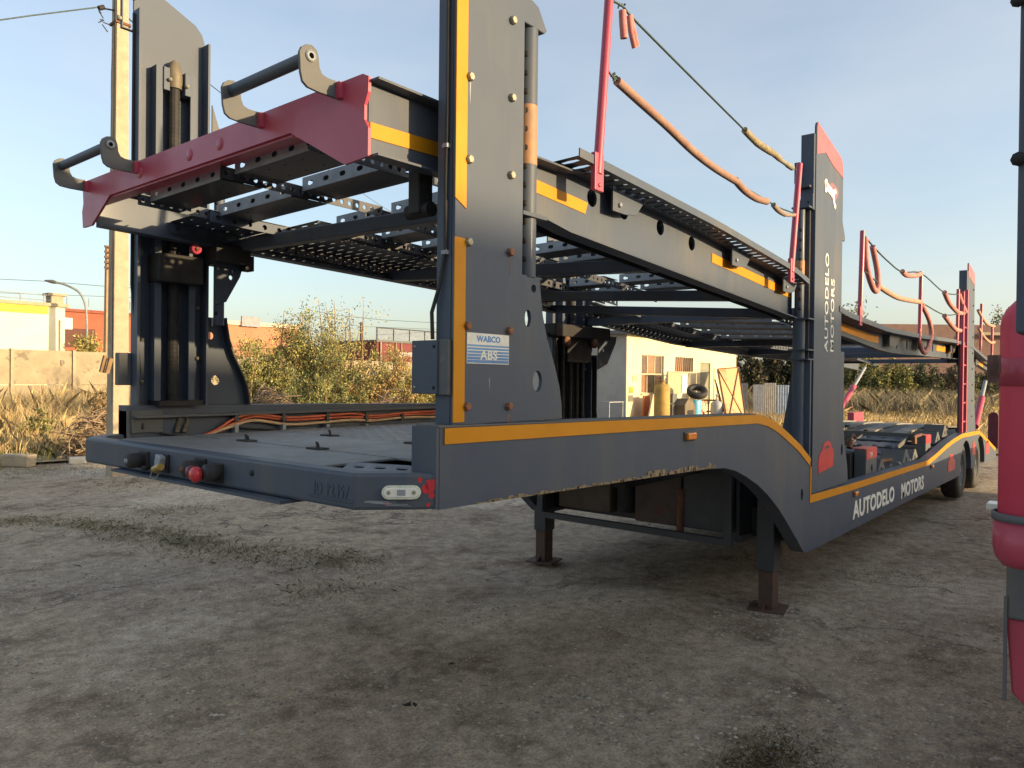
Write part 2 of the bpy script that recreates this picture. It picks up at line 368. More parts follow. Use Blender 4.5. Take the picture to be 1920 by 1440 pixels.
for side in (0, 1):
    y0 = YN if side == 0 else YF - .10
    rail = MB().prism(rail_top + bot, 'Y', y0 + .002, y0 + .10, holes=[circ(5.52, .88, .028, 10, .045)] if side == 0 else []).build('side_rail', M['slate'], car)
    if side == 0:
        ys = YN - .003
        s1 = [(1.83,1.527)] + [(p[0], p[1]-.003) for p in rail_top[1:8]]
        MB().prism(band(s1, .055), 'Y', ys, YN + .001).build('stripe', M['yellow'], rail)
        MB().prism([(5.69,.86),(5.715,.86),(5.715,1.06),(5.69,1.08)], 'Y', ys, YN+.001).build('stripe', M['yellow'], rail)
        s2 = [(5.69,.857),(6.73,.832),(9.99,.782),(10.5,.827),(11.13,.897),(11.7,.942),(12.38,.977),(14.0,.947),(15.0,.747),(15.97,.54)]
        MB().prism(band(s2, .058), 'Y', ys, YN + .001).build('stripe', M['yellow'], rail)
        # top flange cap, slightly proud
        MB().box((1.80,YN-.002,1.531),(4.6,YN+.11,1.537), rz=Matrix.Rotation(.0147,3,'Y'), c=(1.8,1.8,1.531)).build('rail_cap', M['slate2'], rail)
        # end box of the rail, blue sky-facing end
        MB().box((1.795,YN+.004,1.252),(1.812,YN+.125,1.532)).build('end_plate', M['slate'], rail)
        for x, z, w_ in ((3.69,1.402,.10),(6.89,.735,.085),(10.2,.69,.085)):
            MB().box((x-w_/2-.012,YN-.006,z-.026),(x+w_/2+.012,YN+.003,z+.026)).build('lamp_base', M['dark'], rail, bevel=.004)
            MB().box((x-w_/2,YN-.024,z-.019),(x+w_/2,YN-.004,z+.019)).build('marker_lamp', M['amber'], rail, bevel=.007)
        t = text('lettering', 'AUTODELO', .208, M['white'], rail, (6.84,YN-.001,.522), (1,0,-.012), (0,0,1), bold=.0065, ext=.002, squash=1.30)
        t = text('lettering', 'MOTORS', .208, M['white'], rail, (8.62,YN-.001,.492), (1,0,-.012), (0,0,1), bold=.0065, ext=.002, squash=1.30)
        # faded car marks, red prints
        for (x, z, ww, hh, n_) in ((11.55,.63,.50,.22,'red_print'),(13.46,.70,.30,.20,'red_print'),(14.95,.62,.42,.22,'red_print')):
            MB().prism([(x-ww/2,z-hh/2),(x+ww/2,z-hh/2),(x+ww/2,z+hh*.1),(x+ww*.3,z+hh*.2),(x+ww*.18,z+hh/2),(x-ww*.2,z+hh/2),(x-ww*.34,z+hh*.2),(x-ww/2,z+hh*.1)], 'Y', ys, YN+.001).build(n_, M['pred'], rail)
        # dried mud and rust line along the lower edge
        mb = MB()
        for i in range(70):
            x = 2.0 + i*.029 + random.uniform(-.01,.01); z = 1.249 - (x-1.8)*.0205 + .001; hgt = random.uniform(.004,.022) * (1.6 if x > 3.2 else .7)
            mb.box((x,YN-.002,z),(x+.034,YN+.001,z+hgt))
        mb.build('dried_mud', mat('dried_mud', (.30,.235,.14), .95, 0, 0, (.17,.12,.07), 40), rail)
    else:
        # inner face: ledge, hoses and their clips
        mb = MB().box((1.84,YF-.16,1.462),(4.5,YF-.098,1.475)); mb.build('ledge', M['slate2'], rail)

# rear cross structure of the gooseneck and hidden chassis members
MB().box((5.75,YN+.12,.48),(5.85,YF-.12,.70)).build('cross_member', M['dark'], car)
MB().box((4.3,2.55,.98),(5.7,2.65,1.30)).build('chassis_beam', M['inner'], car)
MB().box((4.3,3.45,.98),(5.7,3.55,1.30)).build('chassis_beam', M['inner'], car)
MB().box((1.9,YN+.12,1.27),(4.9,YF-.12,1.285)).build('belly_plate', M['inner'], car)
MB().lathe([(.0,1.10),(.22,1.10),(.30,1.16),(.34,1.262),(0,1.262)], (3.2,3.05,0), n=28).build('kingpin_plate', M['inner'], car)

# front cross beam with chamfered corners
out = [(1.80,1.805),(1.60,2.0),(1.565,4.10),(1.64,4.22),(1.80,4.29)]
inn = [(1.80,4.20),(1.70,4.15),(1.645,4.05),(1.68,2.04),(1.80,1.925)]
fb = MB().prism(out + inn, 'Z', 1.250, 1.375).build('front_beam', M['slate'], car, bevel=.012)
MB().prism([(1.55,2.35),(1.545,3.75),(1.66,3.75),(1.66,2.35)], 'Z', 1.236, 1.248).build('lip', M['slate'], fb)
# chamfer lamp (white, oval) and bump scuffs
ca = Vector((1.80,1.805,0)); cb = Vector((1.60,2.0,0)); cd = (ca-cb).normalized(); cn = Vector((-cd.y, cd.x, 0)); cn = -cn if cn.x > 0 else cn
def chamf(t, z, o): return cb + cd*t + cn*o + Vector((0,0,z))
L_ = (ca-cb).length
def capsule(c, hw, hh, n=8):
    return [(c[0]+hw-hh+hh*math.cos(a), c[1]+hh*math.sin(a)) for a in np.linspace(-math.pi/2, math.pi/2, n)] + [(c[0]-hw+hh+hh*math.cos(a), c[1]+hh*math.sin(a)) for a in np.linspace(math.pi/2, 1.5*math.pi, n)]
def chprism(poly, o0, o1, name, m, par, bevel=0):
    k = len(poly); vs = [chamf(p[0], p[1], o0) for p in poly] + [chamf(p[0], p[1], o1) for p in poly]
    tri = tessellate_polygon([[Vector((p[0],p[1],0)) for p in poly]])
    fs_ = [tuple(t_) for t_ in tri] + [tuple(i+k for i in t_) for t_ in tri] + [(i,(i+1)%k,(i+1)%k+k,i+k) for i in range(k)]
    return MB().add(vs, fs_).build(name, m, par, bevel=bevel)
chprism(capsule((L_*.575,1.312), .066, .0235), -.001, .014, 'side_lamp', M['lens'], fb, .004)
chprism(capsule((L_*.575,1.312), .058, .016), .013, .0165, 'lamp_lens', M['white'], fb, .002)
for dx in (-.042, .042): chprism(circ(L_*.575+dx, 1.312, .007, 8), .016, .019, 'screw_head', M['zinc'], fb)
chprism([(L_*.525,1.302),(L_*.625,1.302),(L_*.625,1.322),(L_*.525,1.322)], .0163, .018, 'lamp_window', M['galv'], fb)
def blot(cx, cz, rx, rz_, n=13, j=.35):
    return [(cx + rx*math.cos(2*math.pi*k/n)*random.uniform(1-j,1+j*.4), cz + rz_*math.sin(2*math.pi*k/n)*random.uniform(1-j,1+j*.4)) for k in range(n)]
for c_ in ((L_*.93,1.335,.024,.030),(L_*.86,1.322,.016,.016),(L_*.80,1.352,.010,.009),(L_*.94,1.300,.012,.014),(L_*.90,1.268,.010,.008),(L_*.42,1.272,.008,.007)):
    chprism(blot(*c_, j=.5), -.0005, .0008, 'red_paint_patch', M['pred'], fb)
for k in range(7):
    z0 = 1.266 + random.uniform(0,.016); a0 = L_*random.uniform(.06,.55); l_ = random.uniform(.03,.10)
    chprism([(a0,z0),(a0+l_,z0-.004),(a0+l_,z0-.0025),(a0,z0+.0022)], -.0005, .001, 'scratch', M['galv'], fb)
# raised weld-cast number on the beam
t = text('raised_number', 'ID 12457', .062, M['slate'], fb, (1.598,2.215,1.288), (.0167,-1,0), (0,0,1), bold=.001, ext=.004, squash=.80)
# number plate plate edge
MB().box((1.592,1.985+.02,1.277),(1.602,2.25,1.281)).build('plate_edge', M['slate'], fb)
# couplings
def fx(y): return 1.60 - (y-2.0)*.0167
def P1(px, py): q = P(px, py, X=1.57); return q.y, q.z
for i, (px, py, kind) in enumerate(((270,862,'k'),(306,868,'a'),(372,877,'k2'),(402,886,'r'))):
    y, z = P1(px, py); x = fx(y); z = min(max(z, 1.29), 1.345)
    base = MB().box((x-.012,y-.042,z-.042),(x+.002,y+.042,z+.038)).build('coupling', M['inner'], fb, bevel=.004)
    if kind in ('k','k2'):
        MB().lathe([(0,-.075),(.026,-.075),(.034,-.066),(.034,-.02),(.028,-.012),(.028,-.002)], (x-.008,y,z), 'X', 18).build('socket', M['rubber'], fb)
        MB().lathe([(0,-.082),(.010,-.082),(.012,-.072)], (x-.008,y,z), 'X', 12).build('socket_pin', M['rust'] if kind == 'k2' else M['galv'], fb)
        MB().lathe([(0,-.030),(.012,-.028),(.012,-.004),(0,-.004)], (x-.006,y-.048,z-.032), 'X', 10).build('lug', M['rubber'], fb)
    if kind == 'a':
        MB().box((x-.04,y-.028,z-.022),(x-.01,y+.020,z+.036), rz=Matrix.Rotation(.25,3,'X')).build('valve_block', M['galv'], fb, bevel=.006)
        MB().tube([(x-.05,y,z-.022),(x-.06,y-.045,z-.020),(x-.06,y-.085,z-.006)], [.013,.018,.016], 12).build('brass_fitting', mat('brass', (.45,.31,.08), .4, .7, 0, (.30,.2,.06), 30), fb)
        MB().tube([(x-.05,y+.01,z-.03),(x-.07,y-.01,z-.055),(x-.06,y-.04,z-.062),(x-.05,y-.05,z-.035)], .0025, 6).build('wire', M['zinc'], fb)
    if kind == 'k2':
        MB().lathe([(0,-.085),(.022,-.08),(.026,-.06),(.02,-.04)], (x-.008,y-.055,z-.006), 'X', 14).build('dust_cap', mat('maroon_plastic',(.16,.02,.035),.45), fb)
    if kind == 'r':
        MB().lathe([(0,-.098),(.020,-.096),(.031,-.084),(.031,-.066),(.022,-.060),(.022,-.03)], (x-.008,y+.02,z-.004), 'X', 18).build('red_coupling_head', M['pred'], fb)
        MB().lathe([(0,-.062),(.034,-.060),(.036,-.02),(.03,-.004)], (x-.008,y-.022,z+.004), 'X', 18).build('socket', M['rubber'], fb)
MB().lathe([(0,-.004),(.012,-.003),(.012,.0)], (fx(2.60)-.001,2.60,1.325), 'X', 12).build('hole_plug', M['inner'], fb)

# front deck: cover plates, open frame and the perforated floor behind
dk = MB().box((1.68,2.35,1.352),(2.10,3.72,1.362)).build('deck_plate', M['deckgrey'], car, bevel=.003)
MB().prism([(2.12,2.05),(2.12,4.08),(2.62,4.08),(2.62,2.05)], 'Z', 1.352, 1.362).build('deck_plate', M['deckgrey'], car, bevel=.003)
MB().prism([(1.70,3.74),(2.10,3.74),(2.10,4.12),(1.75,4.12)], 'Z', 1.348, 1.358).build('deck_plate', M['deckgrey'], car, bevel=.003)
MB().perf(np.arange(2.64,4.85,.085), np.arange(2.0,4.14,.118), lambda a,b,w_: (a,b,1.352+w_), .05, .028, .008).build('perforated_floor', M['deckgrey'], car)
for (x, y) in ((2.11,2.9),(2.11,3.5),(2.63,2.8),(2.63,3.5)):
    MB().box((x-.03,y-.05,1.362),(x+.03,y+.05,1.370)).tube([(x-.02,y-.03,1.37),(x-.02,y-.02,1.395),(x+.01,y+.01,1.385),(x+.02,y+.02,1.37)], .006, 6).build('lashing_ring', M['rubber'], car)
MB().box((1.69,1.98,1.30),(1.72,2.33,1.352)).build('deck_frame', M['slate'], car)
# slotted bar in the corner opening
pa, pb = P(648,876,Z=1.362), P(782,884,Z=1.362); dv = (pb-pa).normalized(); wv = Vector((-dv.y, dv.x, 0)); L2 = (pb-pa).length
sl = [capsule((L2*k, .0), .024, .011, 6) for k in (.2,.5,.8)]
br = MB().prism([(0,-.03),(L2,-.03),(L2,.03),(0,.03)], 'Z', 0, .006, holes=sl)
br.v = [tuple(pa + dv*v[0] + wv*v[1]*.95 + Vector((0,0,v[2] + v[1]*.35))) for v in br.v]
br.build('slotted_bar', M['galv'], car)
MB().prism([(1.70,1.98),(2.10,1.98),(2.10,2.34),(1.72,2.34)], 'Z', 1.262, 1.268).build('corner_floor', M['dark'], car)
# hoses along the far inner rail face
def hose(name, pts, r, m): 
    q_ = [Vector(p) for p in pts]; o = []
    for i in range(len(q_)-1):
        p0, p1, p2, p3 = q_[max(i-1,0)], q_[i], q_[i+1], q_[min(i+2,len(q_)-1)]
        for t_ in np.linspace(0, 1, 6)[:-1]:
            o.append(.5*((2*p1)+(p2-p0)*t_+(2*p0-5*p1+4*p2-p3)*t_**2+(3*p1-p0-3*p2+p3)*t_**3))
    o.append(q_[-1]); return MB().tube(o, r, 8).build(name, m, car)
hz = [(362,824),(405,806),(440,786),(478,777),(540,783),(600,781),(660,776),(700,779),(760,774),(815,772)]
for k, (mm_, dz, r_) in enumerate(((M['hoser'],0,.009),(M['hoser'],-.018,.008),(M['hosew'],-.040,.010))):
    hose('air_hose', [P(px, py + random.uniform(-1.5,1.5) , Y=4.165 + .012*(k%2)) + Vector((0,0,dz*(.2 if i < 2 else 1))) for i, (px, py) in enumerate(hz)], r_, mm_)
hose('wiring', [P(px, py, Y=4.18) for px, py in ((300,812),(380,820),(430,802),(478,804),(540,806),(620,803),(690,800),(760,797),(815,792))], .005, M['rubber'])
for px in (441, 530, 612, 685, 752):
    for zy in (781, 802 if px > 500 else 804):
        q_ = P(px, zy, Y=4.17); MB().box((q_.x-.012,4.15,q_.z-.03),(q_.x+.012,4.20,q_.z+.026)).build('hose_clip', M['galv'] if zy > 790 else M['dark'], car)

# ------------------------------------------------------------------ towers
def tower(x0, x1, z0, zl, zr, side, kind):
    """side +1: outer face looks to -Y (near), -1: far side"""
    yo = YN if side > 0 else YF
    def Y(d): return yo + side*d
    def yy(a, b): a, b = Y(a), Y(b); return (min(a,b), max(a,b))
    # outer plate with a sloping top and rounded corners
    r = .035
    top = [(x0+.01, zl+.0), (x0+.03, zl+.012), (x0+.06, zl), (x1-r*1.6, zr+.09), (x1-r*.5, zr+.05), (x1, zr)]
    a, b = yy(.000 if kind != 1 else .0, .014)
    tw = MB().prism([(x1,z0),(x0,z0)] + [(x0, zl-.03)] + top, 'Y', a, b).build('tower', M['slate'], car)
    # flanges of the column
    a, b = yy(.016, .085)
    MB().box((x0-.002,a,z0),(x0+.012,b,zl-.18)).build('flange', M['slate'], tw)
    MB().box((x1-.014,a,z0),(x1-.001,b,zr-.02)).build('flange', M['slate'], tw)
    # guides and spindle on the inside
    xs = (x0 + (x1-x0)*.24, x0 + (x1-x0)*.78)
    a, b = yy(.016, .075); c_, d_ = yy(.075, .085)
    zt = 3.44 if (kind == 1 and side < 0) else min(3.0, zr-.3)
    for x in xs:
        mb = MB().box((x-.006,a,z0),(x+.006,b,zt)); sg = 1 if x == xs[0] else -1
        mb.box((x-.006 if sg > 0 else x-.03,c_,z0),(x+.03 if sg > 0 else x+.006,d_,zt)); mb.build('guide_rail', M['slate'], tw)
    xc = sum(xs)/2
    n_ = 150; pts = [(xc, Y(.055), z0 + .05 + (zt-z0-.12)*i/n_) for i in range(n_+1)]
    if side < 0 or x0 > 5:
        sc_ = MB().tube(pts, [.030 + .0015*(i % 2) for i in range(n_+1)], 12, smooth=False).build('spindle', M['inner'], tw)
        MB().lathe([(.040,0),(.044,.05),(.044,.075),(.026,.15),(.0,.17)], (xc, Y(.055), zt-.10), n=18).build('spindle_cap', mat('bronze_cap', (.17,.14,.085), .6, .1, 0, (.12,.10,.07), 20), tw)
        a, b = yy(.03, .095)
        for sx in (-.062, .062): MB().box((xc+sx-.018,a,zt-.13),(xc+sx+.018,b,zt-.0)).build('spindle_bracket', M['slate'], tw, bevel=.003)
        a, b = yy(.016, .16)
        MB().box((xs[0]-.02,a,2.22 if kind == 1 else z0+1.0),(xs[1]+.02,b,2.38 if kind == 1 else z0+1.25)).build('lift_carriage', M['inner'], tw, bevel=.01)
        MB().box((xs[0]-.01,a,z0+.02),(xs[1]+.02,b,z0+.05)).build('foot_bearing', M['inner'], tw)
        for x_, z_ in ((x0+.02,2.85),(xc-.05,3.37 if kind == 1 else 2.6),(xc+.05,3.36),(x0+.03,3.42),(x0+.05,1.9),(x0+.05,1.66),(x1-.04,2.1),(x1-.04,1.8),(x0+.05,2.55),(x1-.04,2.62)):
            if z0 < z_ < zr: MB().lathe([(0,-.018*side*-1),(.011,-.014*side*-1),(.011,.0)], (x_, Y(.10 if abs(x_-xc) < .06 else .02), z_), 'Y', 8).build('bolt', M['zinc'], tw)
    return tw, Y, yy

def gusset(xa, xb, z0, z1, side, dirn, tw, holes=(), yo=0.):
    """curved foot plate flaring out from the column"""
    w_ = abs(xb - xa); pr = [(0,z0),(1,z0),(.985,z0+.06),(.93,z0+.13),(.80,z0+.22),(.62,z0+.32),(.50,z0+.42),(.44,z0+.52),(.43,z1),(0,z1)]
    pts = [(xa + dirn*w_*p, z) for p, z in pr]; y0 = (YN if side > 0 else YF) + side*(.002+yo); y1 = y0 + side*.016
    g_ = MB().prism(pts, 'Y', min(y0,y1), max(y0,y1), holes=holes).build('gusset', M['slate'], tw)
    ed = [(xa + dirn*w_*p, z) for p, z in pr[1:9]]; inner = [(x - dirn*.010, z) for x, z in ed]
    ya, yb = sorted((y1, y1 + side*.055))
    MB().prism(ed + inner[::-1], 'Y', ya, yb).build('gusset_rim', M['dark'], tw)
    return g_
def holed_tube(x, side, z0, z1, tw, r=.031, dy=.05, band_=None, face=-1):
    y = (YN if side > 0 else YF) + side*dy
    t_ = MB().tube([(x,y,z0),(x,y,z1)], r, 16).build('locking_tube', M['slate'], tw)
    n = int((z1-z0-.1)/.073)
    h0 = MB().lathe([(0,-.0015),(.0125,-.0015),(.0125,.004)], (x,y,z0), 'X', 10).build('hole', M['inner'], tw)
    s0 = WORLD[h0.name]
    ang = R_(-152)
    for k in range(n):
        p_ = Vector((x + (r-.001)*math.cos(ang), y + (r-.001)*math.sin(ang), z0 + .07 + k*.073))
        hh = h0 if k == 0 else h0.copy()
        if k: COL.objects.link(hh); hh.parent = tw
        hh.rotation_euler = (0, 0, ang + math.pi); hh.location = p_ - WORLD[tw.name]
    # recentre mesh of the hole on its origin
    if not h0.data.get('c'):
        for v in h0.data.vertices: v.co -= Vector((x,y,z0)) - s0
        h0.data['c'] = 1
    if band_: MB().tube([(x,y,band_[0]),(x,y,band_[1])], r+.0012, 16).build('rust_band', mat('orange_rust_film', (.42,.20,.08), .6, 0, 0, (.28,.17,.10), 18), tw)
    return t_

# tower 1, near and far
t1, Y1, yy1 = tower(1.872, 2.245, 1.537, 3.92, 3.72, 1, 1)
MB().box((1.869,YN-.0035,1.545),(1.925,YN+.001,2.19)).build('stripe', M['yellow'], t1)
mb = MB().prism([(1.869,2.325),(1.925,2.295),(1.925,3.9),(1.869,3.9)], 'Y', YN-.0035, YN+.001); mb.build('stripe', M['yellow'], t1)
bolt0 = MB().lathe([(0,-.017),(.013,-.017),(.0155,-.012),(.0155,0)], (1.93,YN,1.6), 'Y', 6, smooth=False).add([(1.93,YN-.017,1.6)],[]) .build('bolt', M['rustbolt'], t1, origin=(1.93,YN,1.6))
bolt1 = MB().lathe([(0,-.017),(.013,-.017),(.0155,-.012),(.0155,0)], (1.93,YN,1.6), 'Y', 6, smooth=False).build('bolt', M['zinc'], t1, origin=(1.93,YN,2.18))
for v in bolt1.data.vertices: v.co += Vector((0,0,.58))
for i, z in enumerate((1.60,1.885,2.18,2.47,2.76,3.05,3.34)):
    for j, x in enumerate((1.935, 2.168)):
        if i == 0 and j == 0: bolt0.location = Vector((x,YN,z)) - WORLD[t1.name]; continue
        if i == 2 and j == 0: bolt1.location = Vector((x,YN,z)) - WORLD[t1.name]; continue
        inst(bolt0 if (i < 2 or (i == 2 and j)) else bolt1, (x, YN, z - (.005 if j else 0)), t1)
gusset(2.245, 2.525, 1.537, 2.096, 1, 1, t1, holes=[circ(2.355,1.69,.031,14,.043), circ(2.290,1.935,.020,12,.035), circ(2.325,2.055,.016,12)], yo=.002)
MB().box((2.25,YN+.022,2.098),(2.40,YN+.14,2.106)).build('collar', M['slate'], t1)
MB().box((2.252,YN+.002,2.335),(2.405,YN+.13,2.350)).build('collar', M['slate'], t1)
holed_tube(2.332, 1, 2.10, 3.10, t1, r=.041, dy=.052, band_=(2.545,2.78))
MB().prism([(2.25,3.08),(2.39,3.08),(2.405,3.095),(2.35,3.17),(2.25,3.20)], 'Y', YN+.012, YN+.10).build('tube_cap', M['slate'], t1, bevel=.004)
for (x_, z_, l_, m_) in ((1.941,2.745,.085,M['galv']),(2.172,1.565,.05,M['rustbolt']),(1.94,1.868,.035,M['rustbolt']),(2.17,2.150,.06,M['rustbolt']),(2.06,1.70,.05,M['galv'])):
    MB().prism([(x_-.003,z_),(x_+.004,z_),(x_+.001,z_-l_)], 'Y', YN-.0006, YN+.001).build('drip_mark', m_, t1)
# control box
MB().box((1.846,YN+.055,1.642),(1.853,YN+.185,1.832)).build('box_cover', M['slate'], t1, bevel=.003)
MB().box((1.853,YN+.010,1.640),(1.872,YN+.062,1.834)).build('box_bracket', M['slate2'], t1, bevel=.003)
for dy, dz in ((.072,.02),(.168,.02),(.072,.165),(.168,.165)):
    MB().lathe([(0,-.003),(.006,-.002),(.006,.001)], (1.846,YN+dy,1.645+dz), 'X', 8).build('screw_head', M['zinc'] if dy > .1 else M['inner'], t1)
MB().tube([(1.862,YN+.035,3.8),(1.862,YN+.032,2.62),(1.860,YN+.035,2.36),(1.862,YN+.036,2.15),(1.858,YN+.06,2.02),(1.85,YN+.088,1.93),(1.852,YN+.085,1.835)], .007, 8).build('cable', M['rubber'], t1)
for z in (2.13, 2.50): MB().box((1.852,YN+.024,z),(1.873,YN+.048,z+.014)).build('cable_clip', M['galv'], t1)
# brake maker's sticker
st = MB().box((1.936,YN-.0025,1.752),(2.168,YN+.0005,1.862)).build('sticker', M['white'], t1)
nb = 6
for i in range(nb):
    z = 1.755 + i*.0118
    MB().box((1.938,YN-.0032,z),(2.166,YN-.0021,z + .0118 - .0016 - .0008*i)).build('sticker_band', mat('sticker_blue_%d' % i, tuple(np.array((.01,.17,.45))*(1-i/8)+np.array((.10,.33,.62))*(i/8)), .35, 0, .2), st)
text('sticker_lettering', 'WABCO', .030, M['blue'], st, (2.052,YN-.0030,1.832), (1,0,0), (0,0,1), bold=.0010, ext=.0004, squash=1.12, align='CENTER')
text('sticker_lettering', 'ABS', .048, M['white'], st, (2.052,YN-.0042,1.768), (1,0,0), (0,0,1), bold=.0012, ext=.0006, squash=1.12, align='CENTER')

t2f, _, _ = tower(1.872, 2.285, 1.505, 3.90, 3.68, -1, 1)
gusset(2.285, 2.575, 1.505, 2.05, -1, 1, t2f, holes=[circ(2.37,1.67,.030,14), circ(2.335,1.94,.024,12)])
holed_tube(2.345, -1, 2.0, 3.05, t2f, dy=.09, band_=(2.45,2.62))
MB().prism([(2.30,2.36),(2.48,2.37),(2.46,2.30),(2.37,2.14),(2.30,2.12)], 'Y', YF-.13, YF-.118, holes=[circ(2.40,2.29,.014,10)]).build('lug_plate', M['slate'], t2f)
MB().box((2.28,YF-.15,2.356),(2.50,YF-.03,2.368)).build('collar', M['slate'], t2f)
MB().prism([(2.29,3.30),(2.33,3.18),(2.42,3.06),(2.44,3.02),(2.29,3.02)], 'Y', YF-.10, YF-.09, holes=[circ(2.34,3.12,.011,10)]).build('lug_plate', M['slate2'], t2f)
text('stencil', '1', .07, M['white'], t2f, (2.325,YF-.0195,2.00), (1,0,0), (0,0,1), bold=.0015, ext=.002)
# red roller on the far carriage, loop bracket and box at the front edge
MB().lathe([(0,-.03),(.028,-.03),(.030,-.02),(.030,.0)], (2.15,YF-.17,2.42), 'Y', 18).build('red_roller', M['red'], t2f)
MB().lathe([(0,-.012),(.012,-.012),(.012,0)], (2.15,YF-.20,2.42), 'Y', 10).build('roller_pin', M['rust'], t2f)
mb = MB(); za, zb_ = 3.60, 3.78
mb.box((1.80,YF-.035,zb_),(1.875,YF-.01,zb_+.006)).box((1.80,YF-.035,za),(1.875,YF-.01,za+.006)).box((1.80,YF-.035,za+.006),(1.806,YF-.01,zb_)); mb.build('lamp_loop', M['slate'], t2f)
MB().lathe([(0,-.02),(.014,-.02),(.014,0)], (1.80,YF-.02,za+.05), 'X', 10).build('loop_bolt', M['zinc'], t2f)
MB().box((1.80,YF-.02,1.64),(1.87,YF+.03,1.82)).build('junction_box', M['slate2'], t2f, bevel=.005)
MB().tube([(1.865,YF-.03,3.7),(1.862,YF-.03,2.2),(1.88,YF-.035,2.0),(1.895,YF-.04,1.85),(1.905,YF-.04,1.72),(1.88,YF-.045,1.60),(1.89,YF-.12,1.40)], .008, 8).build('cable', M['rubber'], t2f)
MB().tube([(2.08,YF-.12,1.37),(2.10,YF-.10,1.44),(2.12,YF-.07,1.52)], .013, 8).tube([(2.12,YF-.12,1.37),(2.15,YF-.10,1.43),(2.14,YF-.07,1.50)], .012, 8).build('frayed_hose', mat('grimy_hose', (.22,.17,.11), .8, 0, 0, (.10,.08,.06), 30), t2f)
MB().box((1.81,YF-.105,1.25),(1.83,YF-.0,1.50)).box((1.83,YF-.115,1.38),(2.0,YF-.10,1.50)).build('end_plate', M['slate2'], t2f)

# tower 2 near: red cap, spanner, vertical name, red car
t2, Y2, yy2 = tower(5.735, 6.42, .862, 3.63, 3.42, 1, 2)
t2.data.materials.clear(); t2.data.materials.append(M['slate'])
MB().prism([(5.745,3.40),(5.745,3.60),(5.765,3.642),(5.795,3.63),(6.364,3.51),(6.40,3.47),(6.42,3.42),(6.42,3.36),(6.15,3.40),(5.95,3.46)], 'Y', YN-.003, YN+.001).build('red_cap', mat('faded_red_print', (.58,.10,.09), .45, 0, .2, (.50,.07,.07), 5), t2)
MB().prism(blot(6.16,3.20,.13,.07,16,.2), 'Y', YN-.003, YN+.001).build('red_blush', mat('pale_red_blush', (.28,.09,.10), .45, 0, .2), t2)
# spanner
sp = [(5.93,3.235),(5.955,3.26),(5.985,3.262),(6.00,3.24),(6.16,3.205),(6.175,3.225),(6.215,3.228),(6.235,3.20),(6.20,3.195),(6.185,3.17),(6.195,3.12),(6.225,3.10),(6.215,3.07),(6.18,3.08),(6.155,3.12),(6.14,3.15),(5.995,3.175),(5.975,3.155),(5.95,3.16)]
MB().prism(sp, 'Y', YN-.004, YN+.001, holes=[circ(5.963,3.21,.016,8,.03)]).build('spanner_print', M['white'], t2)
text('vertical_lettering', 'AUTODELO', .115, M['white'], t2, (6.06,YN-.001,1.93), (0,0,1), (-1,0,0), bold=.001, ext=.002, squash=1.22)
text('vertical_lettering', 'MOTORS', .115, M['white'], t2, (6.21,YN-.001,1.93), (0,0,1), (-1,0,0), bold=.001, ext=.002, squash=1.22)
carp = [(5.88,1.00),(6.24,1.03),(6.26,1.10),(6.25,1.165),(6.20,1.18),(6.165,1.225),(6.10,1.24),(6.0,1.22),(5.955,1.165),(5.90,1.15),(5.875,1.09)]
MB().prism(carp, 'Y', YN-.003, YN+.001, holes=[[(6.02,1.17),(6.13,1.18),(6.11,1.205),(6.03,1.2)]]).build('red_car_print', M['pred'], t2)
gusset(6.42, 6.68, .862, 1.95, 1, 1, t2, holes=[circ(6.50,1.14,.028,12,.05)], yo=.002)
MB().prism([(6.42,2.86),(6.50,2.86),(6.50,2.90),(6.44,2.99),(6.42,3.02)], 'Y', YN+.002, YN+.014).build('lug_plate', M['slate'], t2)
MB().tube([(6.455,YN+.05,1.6),(6.455,YN+.05,2.86)], .03, 12).build('locking_tube', M['slate'], t2)
# front face of tower 2: column, holed tube, flared foot
MB().box((5.70,YN+.006,2.98),(5.733,YN+.10,3.545)).build('column_face', M['slate'], t2)
MB().box((5.70,YN+.03,1.2),(5.733,YN+.10,2.98)).build('column_face', M['dark'], t2)
holed_tube(5.665, 1, 2.17, 2.99, t2, r=.034, dy=.088, band_=(2.42,2.60))
MB().box((5.62,YN+.01,2.985),(5.73,YN+.14,2.997)).build('collar', M['slate'], t2)
MB().prism([(YN+.006,2.99),(YN+.13,2.99),(YN+.115,3.03),(YN+.08,3.10),(YN+.006,3.10)], 'X', 5.69, 5.70, holes=[circ(YN+.04,3.035,.010,8)]).build('lug_plate', M['slate'], t2)
for z in (2.16, 1.93, 1.86): MB().box((5.61,YN+.0,z),(5.735,YN+.15,z+.011)).build('collar', M['slate'], t2)
MB().tube([(5.665,YN+.088,1.2),(5.665,YN+.088,2.17)], .045, 14).build('lower_tube', M['slate'], t2)
MB().prism([(YN+.004,.90),(YN+.24,.90),(YN+.22,1.25),(YN+.17,1.55),(YN+.13,1.85),(YN+.004,1.86)], 'X', 5.675, 5.70).build('foot_plate', M['slate'], t2)
MB().box((5.66,YN+.02,3.14),(5.70,YN+.12,3.16)).box((5.67,YN+.10,3.18),(5.70,YN+.14,3.34)).build('bracket', M['dark'], t2, bevel=.004)
t2b, _, _ = tower(5.735, 6.42, .862, 3.2, 3.1, -1, 2)
gusset(6.42, 6.68, .862, 1.95, -1, 1, t2b)
for i, dx in enumerate((-.20, -.06, .10, .24, .36)):
    MB().tube([(5.80+dx*.8+.1,YF-.12,.9),(5.80+dx*.8+.1,YF-.12,2.10)], .022, 10).build('lift_rod', M['inner'], t2b)
MB().box((5.60,YF-.22,2.10),(6.55,YF-.02,2.22)).build('lift_carriage', M['inner'], t2b, bevel=.01)
